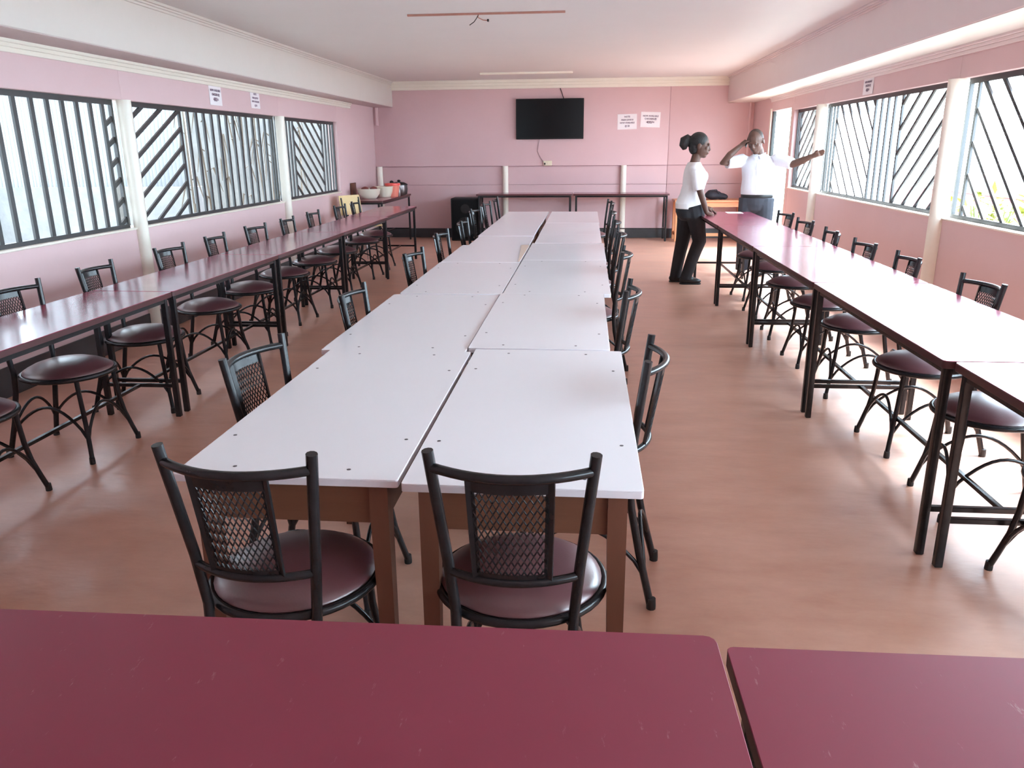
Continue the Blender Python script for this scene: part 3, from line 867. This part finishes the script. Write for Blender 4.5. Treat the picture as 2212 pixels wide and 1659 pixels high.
o = G().tube([(-0.84, YB - 0.05, 1.71), (-0.86, YB - 0.04, 1.62), (-0.88, YB - 0.037, 1.50), (-0.83, YB - 0.037, 1.40), (-0.78, YB - 0.045, 1.33), (-0.755, YB - 0.07, 1.295)], 0.005, 6).build('power_cable', M['cable_pale'])
tag(o, 'thin cable hanging from television to socket', 'cable')
o = G().tube([(-0.43, YB - 0.06, 2.36), (-0.455, YB - 0.045, 2.44), (-0.49, YB - 0.04, 2.535)], 0.007, 6).build('aerial_cable', M['cable'])
tag(o, 'short dark cable rising from television to cornice', 'cable')

def text_mesh(body, size, bold=0.0):
    c = bpy.data.curves.new('lettering', 'FONT')
    c.body = body
    c.size = size
    c.align_x = 'CENTER'
    c.offset = bold
    c.extrude = 0.0004
    c.resolution_u = 2
    o = bpy.data.objects.new('tmp', c)
    col.objects.link(o)
    dg = bpy.context.evaluated_depsgraph_get()
    me = bpy.data.meshes.new_from_object(o.evaluated_get(dg))
    bpy.data.objects.remove(o)
    me.materials.clear()
    me.materials.append(M['ink'])
    return me
JUICE = [('NOTE', 0.036, 0.070), ('FRESH JUICE IS', 0.032, 0.020), ('NOW AVAILABLE', 0.032, -0.028), ('@ 50', 0.036, -0.082)]
CHICK = [('NOW AVAILABLE', 0.034, 0.048), ('CHICKEN @', 0.036, 0.0), ('400/=', 0.058, -0.062)]
def notice(loc, rz, w, h, lines, label, tilt=0.0, sc=1.0):
    """sheet in its local xz plane, facing local -y"""
    t = empty('paper_notice', loc, rz)
    t.rotation_euler = (0, R(tilt), rz)
    tag(t, label, 'notice', 'paper menu notices on the walls')
    lo = [(-w / 2 + w * k / 6, -0.0035 - 0.002 * math.sin(k * 1.3), -h / 2) for k in range(7)]
    hi = [(p[0], p[1] + 0.001, h / 2) for p in lo]
    G().strip(lo, hi, 0.001).build('sheet', M['paper'], t)
    for body, s_, z in lines:
        me = text_mesh(body, s_ * sc, 0.0012)
        o = obj('lettering', me, t, (0, -0.0075, z * sc))
        o.rotation_euler = (R(90), 0, 0)
    return t
notice((0.665, YB - 0.03, 1.975), 0, 0.33, 0.25, JUICE, 'white four-line notice on back wall, left of the pair', -1)
notice((1.06, YB - 0.03, 2.005), 0, 0.33, 0.25, CHICK, 'white notice with large price on back wall, right of the pair', 2)
notice((XL, 8.16, 2.09), R(90), 0.27, 0.185, CHICK, 'white notice with large price above left windows, nearer one', 0, 0.85)
notice((XL, 9.16, 2.10), R(90), 0.25, 0.175, JUICE, 'white four-line notice above left windows, farther one', 0, 0.8)
notice((XR, 8.66, 2.115), R(-90), 0.30, 0.15, CHICK, 'white notice above the middle right window', 0, 0.75)

# loudspeaker box
sp = empty('loudspeaker', (-2.11, 13.95, 0))
tag(sp, 'tall black loudspeaker cabinet on floor by back wall', 'speaker')
G().bbox(-0.25, 0.25, -0.16, 0.28, 0, 0.73, b=0.012).build('cabinet', M['plastic'], sp)
G().bbox(-0.225, 0.225, -0.172, -0.158, 0.03, 0.70, b=0.004).build('grille', M['cloth_black'], sp)
for z, r_ in ((0.24, 0.17), (0.55, 0.08)):
    o = G().lathe([(r_, 0), (r_, 0.006), (r_ * .8, 0.009), (0.01, 0.004)], 24).build('driver_ring', M['plastic'], sp)
    o.rotation_euler = (R(90), 0, 0); o.location = (0, -0.171, z)

# wooden bench table at right of back wall with bag
bt = empty('wooden_table', (2.08, 13.98, 0))
tag(bt, 'low orange varnished wooden table in right back corner', 'table')
G().bbox(-0.60, 0.60, -0.26, 0.26, 0.655, 0.69, b=0.006).build('tabletop', M['orange'], bt)
for sx in (-1, 1):
    for sy in (-1, 1):
        G().bbox(sx * 0.55 - 0.03, sx * 0.55 + 0.03, sy * 0.21 - 0.03, sy * 0.21 + 0.03, 0, 0.655, b=0.004).build('leg', M['orange'], bt)
    G().box(sx * 0.55 - 0.012, sx * 0.55 + 0.012, -0.18, 0.18, 0.09, 0.14).build('stretcher', M['orange'], bt)
for sy in (-1, 1):
    G().box(-0.52, 0.52, sy * 0.21 - 0.012, sy * 0.21 + 0.012, 0.575, 0.654).build('apron', M['orange'], bt)
G().box(-0.52, 0.52, -0.222, -0.198, 0.09, 0.14).build('stretcher', M['orange'], bt)
bg = empty('travel_bag', (2.17, 13.92, 0.69))
tag(bg, 'slumped dark navy bag lying on orange wooden table', 'bag')
g = G().ell((-0.03, 0, 0.075), (0.15, 0.11, 0.078)).ell((0.10, 0.0, 0.055), (0.09, 0.09, 0.055)).ell((-0.08, 0.02, 0.10), (0.07, 0.08, 0.06)).ell((0.16, -0.02, 0.045), (0.05, 0.06, 0.045))
b_ = finish(g.build('bag_body', M['bag'], bg), 0.012, 3)
G().tube([(-0.12, -0.09, 0.10), (-0.08, -0.11, 0.16), (0.0, -0.10, 0.165), (0.05, -0.09, 0.10)], 0.009, 8).build('strap', M['bag'], bg)

# cream plywood school chair by the far left tables
pc = empty('plywood_chair', (-3.30, 11.62, 0), R(-118))
tag(pc, 'cream plywood chair with metal legs in far left corner', 'chair')
G().bbox(-0.20, 0.20, -0.18, 0.20, 0.46, 0.475, b=0.005, rc=0.04).build('seat', M['ply'], pc)
n = 8
G().strip([(-0.22 + 0.44 * k / n, -0.245 - 0.02 * (1 - (2 * k / n - 1) ** 2), 0.62) for k in range(n + 1)],
          [(-0.21 + 0.42 * k / n, -0.285 - 0.02 * (1 - (2 * k / n - 1) ** 2), 0.90) for k in range(n + 1)], 0.014).build('backrest', M['ply'], pc)
for s in (-1, 1):
    G().tube([(s * 0.18, -0.27, 0.87), (s * 0.18, -0.20, 0.47), (s * 0.18, -0.25, 0.0)], 0.011, 8).build('rear_leg', M['black'], pc)
    G().tube([(s * 0.18, -0.19, 0.455), (s * 0.18, 0.17, 0.455), (s * 0.19, 0.20, 0.40), (s * 0.19, 0.21, 0.0)], 0.011, 8).build('front_leg', M['chrome'], pc)

# bowls and pots on the corner table (top 0.80)
def vessel(name, label, cat, loc, prof, m, parts=()):
    o = empty(name, loc)
    tag(o, label, cat)
    G().lathe(prof, 24, cap=False).build('body', M[m], o, smooth=60)
    for nm, pr_, mm in parts:
        G().lathe(pr_, 20, cap=False).build(nm, M[mm], o, smooth=60)
    return o
vessel('serving_bowl', 'wide cream bowl holding dark red lidded pots on corner table', 'bowl', (-3.48, 12.62, 0.80),
       [(0.0, 0), (0.10, 0), (0.12, 0.012), (0.165, 0.07), (0.185, 0.15), (0.190, 0.155), (0.178, 0.15), (0.158, 0.075), (0.1, 0.02), (0, 0.015)], 'enamel')
vessel('serving_bowl', 'smaller cream basin beside wide bowl on corner table', 'bowl', (-3.33, 12.98, 0.80),
       [(0.0, 0), (0.10, 0), (0.11, 0.012), (0.14, 0.08), (0.155, 0.17), (0.16, 0.175), (0.148, 0.17), (0.13, 0.08), (0.09, 0.02), (0, 0.015)], 'enamel')
for (dx, dy, lab) in ((-0.05, -0.04, 'dark red lidded pot inside wide cream bowl, left one'), (0.07, 0.04, 'dark red lidded pot inside wide cream bowl, right one')):
    vessel('small_pot', lab, 'pot', (-3.48 + dx, 12.62 + dy, 0.822), [(0, 0), (0.05, 0), (0.058, 0.06), (0.055, 0.12), (0.0, 0.12)], 'enamel',
           (('lid', [(0.060, 0.118), (0.062, 0.13), (0.05, 0.15), (0.015, 0.165), (0.0, 0.166)], 'darkfood'),))
vessel('plastic_tub', 'salmon plastic tub with red rim on corner table', 'tub', (-3.22, 13.15, 0.80),
       [(0.0, 0), (0.085, 0), (0.09, 0.01), (0.118, 0.185), (0.11, 0.185), (0.083, 0.015), (0, 0.012)], 'pinkplastic',
       (('rim', [(0.116, 0.18), (0.128, 0.185), (0.128, 0.215), (0.108, 0.215), (0.108, 0.18)], 'redplastic'),))
pt_ = vessel('cooking_pot', 'dark steel pot with two black knobs on corner table', 'pot', (-3.22, 13.62, 0.80),
       [(0.0, 0), (0.12, 0), (0.135, 0.015), (0.145, 0.10), (0.14, 0.17), (0, 0.17)], 'steel',
       (('lid', [(0.146, 0.165), (0.146, 0.18), (0.09, 0.21), (0.0, 0.22)], 'plastic'),))
G().ell((0, 0, 0.235), (0.03, 0.03, 0.02)).build('knob', M['plastic'], pt_)
G().ell((-0.11, -0.07, 0.215), (0.035, 0.03, 0.03)).build('knob', M['plastic'], pt_)
vessel('sauce_bottle', 'small white capped bottle between tub and pot', 'bottle', (-3.16, 13.33, 0.80),
       [(0.0, 0), (0.03, 0), (0.032, 0.01), (0.03, 0.13), (0.018, 0.16), (0, 0.16)], 'steel',
       (('cap', [(0.02, 0.155), (0.03, 0.165), (0.03, 0.20), (0.02, 0.215), (0, 0.217)], 'paper'),))
o = G().bbox(-0.012, 0.012, -0.12, 0.12, 0, 0.24, b=0.004).build('serving_tray', M['wood'], None, loc=(-3.765, 12.75, 0.80))
tag(o, 'brown tray leaning upright on left end of corner table', 'tray')
# paper on right table
o = G().bbox(-0.09, 0.09, -0.10, 0.10, 0, 0.002, b=0.0006).build('paper_sheet', M['paper'], None, loc=(1.74, 9.66, 0.80))
tag(o, 'small white paper lying on far end of right table row', 'paper')
# ceiling battens of missing lamps
cb = empty('lamp_batten', (-0.905, 7.37, ZC))
tag(cb, 'thin rusty ceiling batten with dangling wires', 'batten')
G().bbox(-0.69, 0.69, -0.012, 0.012, -0.016, 0, b=0.002).build('batten', M['rust'], cb)
G().tube([(-0.06, -0.01, -0.014), (-0.08, -0.02, -0.05), (-0.10, -0.02, -0.075), (-0.14, -0.02, -0.10)], 0.004, 6).build('wire', M['cable'], cb)
G().tube([(-0.06, -0.01, -0.014), (-0.065, -0.02, -0.04), (-0.02, -0.02, -0.062), (0.02, -0.02, -0.066)], 0.004, 6).build('wire', M['rust'], cb)
G().bbox(0.015, 0.03, -0.03, -0.01, -0.075, -0.055, b=0.002).build('connector', M['plastic'], cb)
cb2 = G().bbox(-0.72, 0.72, -0.035, 0.035, -0.03, 0, b=0.004).build('lamp_batten', M['cream'], None, loc=(-0.97, 12.93, ZC))
tag(cb2, 'cream ceiling batten close to the back wall', 'batten')

# ------------------------------------------------------------------ people
def hand(g, wrist, dirv, side, palm_n, curl=0.25, s=1.0, thumb=1):
    """palm and five fingers added to builder g; dirv = along the hand, side = thumb side"""
    w, d, sd, nn = Vector(wrist), Vector(dirv).normalized(), Vector(side).normalized(), Vector(palm_n).normalized()
    g.tube([w - d * 0.01, w + d * 0.03 * s, w + d * 0.085 * s], [0.022 * s, 0.030 * s, 0.031 * s], 10)
    g.ell(w + d * 0.05 * s + sd * 0.012 * s, (0.026 * s, 0.026 * s, 0.026 * s))
    for k, (off, ln) in enumerate(((0.027, 0.070), (0.009, 0.080), (-0.009, 0.074), (-0.026, 0.058))):
        p = w + d * 0.075 * s + sd * off * s
        pts = [p]
        ang = 0.0
        dd = d + sd * off * 2.5
        for j in range(3):
            ang += curl
            q = dd.normalized() * math.cos(ang) + nn * math.sin(ang)
            pts.append(pts[-1] + q * ln * s * (0.42, 0.32, 0.26)[j])
        g.tube(pts, [0.0105 * s, 0.0098 * s, 0.009 * s, 0.0075 * s], 8)
    p = w + d * 0.03 * s + sd * 0.022 * s
    td = (d * 0.55 + sd * 0.8 + nn * 0.3 * thumb).normalized()
    td2 = (d * 0.9 + sd * 0.25 + nn * 0.35 * thumb).normalized()
    g.tube([p, p + td * 0.035 * s, p + td * 0.035 * s + td2 * 0.035 * s], [0.013 * s, 0.0115 * s, 0.009 * s], 8)

def head_geo(g, c, s, rot, ears=True):
    def P(x, y, z): return Vector(c) + rot @ (Vector((x, y, z)) * s)
    rm = rot
    g.ell(P(0, -0.012, 0.028), (0.076 * s, 0.094 * s, 0.094 * s), 18, 12, rm)      # cranium
    g.ell(P(0, 0.020, -0.030), (0.063 * s, 0.072 * s, 0.085 * s), 16, 10, rm)      # face
    g.ell(P(0, 0.048, -0.092), (0.034 * s, 0.032 * s, 0.026 * s), 12, 8, rm)       # chin
    g.ell(P(0, 0.082, 0.018), (0.048 * s, 0.016 * s, 0.013 * s), 12, 8, rm)        # brow
    g.tube([P(0, 0.086, 0.010), P(0, 0.096, -0.018), P(0, 0.101, -0.034)], [0.009 * s, 0.011 * s, 0.0125 * s], 8)
    g.ell(P(0, 0.096, -0.036), (0.019 * s, 0.013 * s, 0.010 * s), 10, 6, rm)       # nostrils
    g.ell(P(0, 0.086, -0.060), (0.025 * s, 0.012 * s, 0.0075 * s), 10, 6, rm)      # upper lip
    g.ell(P(0, 0.083, -0.072), (0.021 * s, 0.012 * s, 0.008 * s), 10, 6, rm)       # lower lip
    for sx in (-1, 1):
        g.ell(P(sx * 0.040, 0.062, -0.022), (0.020 * s, 0.020 * s, 0.018 * s), 10, 6, rm)   # cheek
        if ears:
            g.ell(P(sx * 0.078, -0.006, -0.012), (0.010 * s, 0.020 * s, 0.033 * s), 10, 6, rm)
def eyes(parent, c, s, rot):
    for sx in (-1, 1):
        p = Vector(c) + rot @ (Vector((sx * 0.031, 0.0835, 0.0)) * s)
        e = G().ell(p, (0.011 * s, 0.0055 * s, 0.005 * s), 10, 6, rot).build('eye', M['eye'], parent)
        q = Vector(c) + rot @ (Vector((sx * 0.031, 0.089, 0.0)) * s)
        G().ell(q, (0.0055 * s, 0.0025 * s, 0.0058 * s), 8, 6, rot).build('pupil', M['pupil'], e)

# ---- woman: faces +x (her local +y is forward, +x is her right, towards the camera)
wo = empty('person', (1.19, 9.42, 0), R(-90))
tag(wo, 'woman in white t-shirt and black trousers, ponytail, hand on right table', 'person')
HW = (0.0, 0.075, 1.565)
rotw = Matrix.Rotation(R(-6), 3, 'X') @ Matrix.Rotation(R(-8), 3, 'Z')
g = G()
head_geo(g, HW, 1.13, rotw)
g.tube([(0, 0.02, 1.33), (0, 0.03, 1.40), (0, 0.045, 1.47)], [0.066, 0.054, 0.052], 14)
g.loft([(0, 0.02, 0.86, 0.150, 0.115), (0, 0.02, 1.0, 0.125, 0.098), (0, 0.03, 1.15, 0.135, 0.108), (0, 0.03, 1.27, 0.155, 0.105), (0, 0.02, 1.345, 0.13, 0.075), (0, 0.02, 1.38, 0.06, 0.055)])
ARMS_W = {1: [(0.165, 0.02, 1.325), (0.215, 0.045, 1.18), (0.225, 0.085, 1.045), (0.205, 0.13, 0.93), (0.185, 0.165, 0.835)],
          -1: [(-0.165, 0.02, 1.325), (-0.20, 0.03, 1.18), (-0.20, 0.07, 1.05), (-0.17, 0.14, 0.95), (-0.13, 0.20, 0.865)]}
for s in (1, -1):
    g.tube(ARMS_W[s], [0.055, 0.045, 0.038, 0.034, 0.025], 12)
hand(g, ARMS_W[1][-1], (-0.05, 0.75, -0.42), (-1, 0.15, 0.1), (0, -0.25, -0.9), 0.22, 1.0)
hand(g, ARMS_W[-1][-1], (0.15, 0.9, -0.35), (1, 0.0, 0.1), (0, -0.25, -0.9), 0.2, 1.0)
LEG_W = {1: [(0.082, 0.03, 0.90), (0.088, 0.075, 0.72), (0.085, 0.118, 0.50), (0.082, 0.06, 0.33), (0.08, -0.01, 0.09)],
         -1: [(-0.082, -0.02, 0.90), (-0.085, -0.03, 0.70), (-0.085, -0.055, 0.48), (-0.085, -0.085, 0.30), (-0.085, -0.115, 0.09)]}
for s in (1, -1):
    g.tube(LEG_W[s], [0.095, 0.078, 0.056, 0.052, 0.036], 12)
    f0 = LEG_W[s][-1]
    g.ell((f0[0], f0[1] + 0.05, 0.05), (0.036, 0.10, 0.035))
finish(g.build('body', M['skin'], wo), 0.0062, 3)
g = G().loft([(0, -0.015, 0.865, 0.178, 0.150), (0, -0.02, 0.93, 0.176, 0.150), (0, 0.005, 1.03, 0.155, 0.128), (0, 0.03, 1.13, 0.152, 0.130), (0, 0.045, 1.22, 0.165, 0.142), (0, 0.03, 1.30, 0.178, 0.115), (0, 0.02, 1.355, 0.145, 0.084), (0, 0.022, 1.385, 0.085, 0.068)], 24)
for s in (1, -1):
    g.ell((s * 0.07, 0.128, 1.225), (0.064, 0.050, 0.066))
    g.ell((s * 0.155, 0.02, 1.322), (0.075, 0.072, 0.062))
    g.tube([(s * 0.13, 0.02, 1.325), (s * 0.185, 0.03, 1.27), (s * 0.213, 0.045, 1.17), (s * 0.220, 0.062, 1.085)], [0.066, 0.068, 0.064, 0.066], 14)
finish(g.build('t_shirt', M['shirt_w'], wo), 0.0075, 4)
g = G().loft([(0, -0.01, 0.735, 0.140, 0.085), (0, -0.018, 0.775, 0.170, 0.122), (0, -0.022, 0.83, 0.176, 0.138), (0, -0.020, 0.89, 0.172, 0.142), (0, -0.005, 0.96, 0.15, 0.12)], 24)
for s in (1, -1):
    L = LEG_W[s]
    pts = [L[0], L[1], L[2], L[3], L[4], (L[4][0], L[4][1] - 0.004, 0.055)]
    g.tube(pts, [0.118, 0.100, 0.080, 0.072, 0.066, 0.066], 14)
finish(g.build('trousers', M['jeans'], wo), 0.0075, 4)
for s in (1, -1):
    f0 = LEG_W[s][-1]
    g = G().ell((f0[0], f0[1] - 0.02, 0.045), (0.045, 0.06, 0.045)).ell((f0[0], f0[1] + 0.085, 0.036), (0.047, 0.095, 0.036)).ell((f0[0], f0[1] + 0.03, 0.05), (0.043, 0.08, 0.048))
    sh = finish(g.build('shoe', M['leather'], wo), 0.007, 3)
    G().bbox(f0[0] - 0.046, f0[0] + 0.046, f0[1] - 0.075, f0[1] + 0.175, 0, 0.014, b=0.003, rc=0.04).build('sole', M['rubber'], sh)
def Pw(x, y, z): return Vector(HW) + rotw @ (Vector((x, y, z)) * 1.13)
g = G()
g.ell(Pw(0, -0.020, 0.038), (0.084 * 1.13, 0.096 * 1.13, 0.092 * 1.13), 18, 12, rotw)
g.ell(Pw(0, -0.055, -0.02), (0.070 * 1.13, 0.055 * 1.13, 0.075 * 1.13), 16, 10, rotw)
g.tube([Pw(0, -0.09, 0.045), Pw(0, -0.13, 0.055), Pw(0, -0.155, 0.035), Pw(0, -0.16, -0.015), Pw(0, -0.145, -0.055)], [0.028, 0.050, 0.060, 0.052, 0.022], 12)
hr = finish(g.build('hair', M['hair'], wo), 0.008, 2)
G().tube([Pw(0.026 * math.cos(a), -0.118 + 0.004 * math.sin(a), 0.05 + 0.028 * math.sin(a)) for a in [2 * PI * k / 12 for k in range(12)]], 0.007, 6, closed=True).build('hair_band', M['plastic'], hr)
eyes(wo, HW, 1.13, rotw)

# ---- man: faces the camera and a little to the left
ma = empty('person', (2.08, 10.12, 0), R(162))
tag(ma, 'man in white shirt and dark trousers phoning while pointing at window', 'person')
HM = (0.055, 0.055, 1.605)
rotm = Matrix.Rotation(R(-14), 3, 'Z') @ Matrix.Rotation(R(-20), 3, 'X') @ Matrix.Rotation(R(9), 3, 'Y')
g = G()
head_geo(g, HM, 1.16, rotm)
g.tube([(0.0, -0.01, 1.38), (0.01, 0.0, 1.45), (0.03, 0.025, 1.53)], [0.075, 0.062, 0.06], 14)
g.loft([(0, 0.0, 0.95, 0.165, 0.12), (0, 0.0, 1.1, 0.16, 0.12), (0, 0.0, 1.27, 0.18, 0.12), (0, -0.005, 1.38, 0.17, 0.085), (0, -0.005, 1.43, 0.075, 0.065)])
ARM_M = {1: [(0.205, 0.0, 1.385), (0.31, 0.10, 1.365), (0.405, 0.175, 1.365), (0.33, 0.17, 1.455), (0.225, 0.115, 1.555)],
         -1: [(-0.205, 0.0, 1.395), (-0.30, 0.06, 1.375), (-0.395, 0.11, 1.345), (-0.50, 0.16, 1.385), (-0.605, 0.205, 1.435)]}
for s in (1, -1):
    g.tube(ARM_M[s], [0.062, 0.052, 0.046, 0.043, 0.029], 12)
hand(g, ARM_M[1][-1], (-0.75, -0.35, 0.62), (-0.3, 0.75, 0.35), (-0.5, -0.2, -0.65), 0.55, 1.05)
hand(g, ARM_M[-1][-1], (-0.92, 0.30, 0.36), (0.1, 0.5, 0.85), (0.1, 0.8, -0.6), 0.10, 1.05)
LEG_M = {1: [(0.095, 0, 0.94), (0.105, 0.01, 0.70), (0.11, 0.015, 0.50), (0.112, 0.0, 0.30), (0.115, -0.02, 0.09)],
         -1: [(-0.095, 0, 0.94), (-0.105, 0.01, 0.70), (-0.11, 0.015, 0.50), (-0.112, 0.0, 0.30), (-0.115, -0.02, 0.09)]}
for s in (1, -1):
    g.tube(LEG_M[s], [0.10, 0.085, 0.062, 0.056, 0.04], 12)
    f0 = LEG_M[s][-1]
    g.ell((f0[0], f0[1] + 0.05, 0.05), (0.036, 0.10, 0.035))
finish(g.build('body', M['skin_man'], ma), 0.0062, 3)
g = G().loft([(0, 0.005, 0.985, 0.196, 0.150), (0, 0.012, 1.05, 0.197, 0.158), (0, 0.010, 1.16, 0.190, 0.152), (0, 0.0, 1.28, 0.205, 0.142), (0, -0.005, 1.36, 0.205, 0.115), (0, -0.005, 1.42, 0.145, 0.088), (0.005, 0.0, 1.455, 0.088, 0.076)], 24)
for s in (1, -1):
    A = [Vector(p) for p in ARM_M[s]]
    g.tube([A[0] * 0.88 + Vector((0, 0, 0.15)), A[0], A[1], A[1].lerp(A[2], 0.55 if s == 1 else 0.9)], [0.082, 0.084, 0.072, 0.074 if s == 1 else 0.068], 14)
shm = finish(g.build('shirt', M['shirt_m'], ma), 0.0075, 4)
g = G()
for s in (1, -1):
    g.add([(0.004, 0.085, 1.445), (s * 0.075, 0.055, 1.475), (s * 0.080, 0.075, 1.425), (s * 0.03, 0.118, 1.395),
           (0.004, 0.078, 1.450), (s * 0.070, 0.045, 1.482), (s * 0.076, 0.062, 1.430), (s * 0.03, 0.108, 1.40)],
          [(0, 1, 2, 3), (7, 6, 5, 4), (0, 4, 5, 1), (1, 5, 6, 2), (2, 6, 7, 3), (3, 7, 4, 0)])
g.build('collar', M['shirt_m'], shm)
G().tube([(0.012, 0.123, 1.39), (0.008, 0.143, 1.30), (0.004, 0.158, 1.16), (0.0, 0.168, 1.06), (0.0, 0.162, 0.995)], 0.005, 6).build('button_placket', M['shirt_m'], shm)
g = G().loft([(0, 0.0, 0.765, 0.150, 0.085), (0, 0.0, 0.80, 0.178, 0.120), (0, 0.0, 0.87, 0.184, 0.136), (0, 0.0, 0.95, 0.184, 0.142), (0, 0.0, 1.02, 0.180, 0.138)], 24)
for s in (1, -1):
    L = LEG_M[s]
    g.tube([L[0], L[1], L[2], L[3], L[4], (L[4][0], L[4][1], 0.05)], [0.118, 0.104, 0.09, 0.084, 0.08, 0.08], 14)
tro = finish(g.build('trousers', M['denim'], ma), 0.0075, 4)
bl = G().lathe([(1.0, -0.018), (1.012, -0.01), (1.012, 0.01), (1.0, 0.018)], 32, cap=False).build('belt', M['leather'], tro)
bl.scale = (0.189, 0.147, 1.0); bl.location = (0, 0, 0.967)
for s in (1, -1):
    f0 = LEG_M[s][-1]
    g = G().ell((f0[0], f0[1] - 0.02, 0.045), (0.045, 0.06, 0.045)).ell((f0[0], f0[1] + 0.09, 0.038), (0.049, 0.105, 0.038)).ell((f0[0], f0[1] + 0.03, 0.05), (0.043, 0.08, 0.048))
    finish(g.build('shoe', M['leather'], ma), 0.007, 3)
def Pm(x, y, z): return Vector(HM) + rotm @ (Vector((x, y, z)) * 1.16)
g = G().ell(Pm(0, -0.0185, 0.031), (0.0768 * 1.16, 0.0925 * 1.16, 0.0935 * 1.16), 18, 12, rotm)
finish(g.build('hair', M['shaved'], ma), 0.007, 2)
eyes(ma, HM, 1.16, rotm)
# phone in his right hand
mp_ = ma.matrix_basis
ph = empty('mobile_phone')
ph.matrix_world = Matrix.Translation((2.08, 10.12, 0)) @ Matrix.Rotation(R(162), 4, 'Z') @ Matrix.Translation((0.152, 0.085, 1.60)) @ Matrix.Rotation(R(24), 4, 'X') @ Matrix.Rotation(R(-10), 4, 'Y')
tag(ph, 'small dark phone held to the ear of man in white shirt', 'phone')
G().bbox(-0.006, 0.006, -0.026, 0.026, -0.06, 0.06, b=0.003).build('casing', M['plastic'], ph)
G().bbox(-0.0068, -0.006, -0.021, 0.021, -0.045, 0.05, b=0.0003).build('screen', M['screen'], ph)
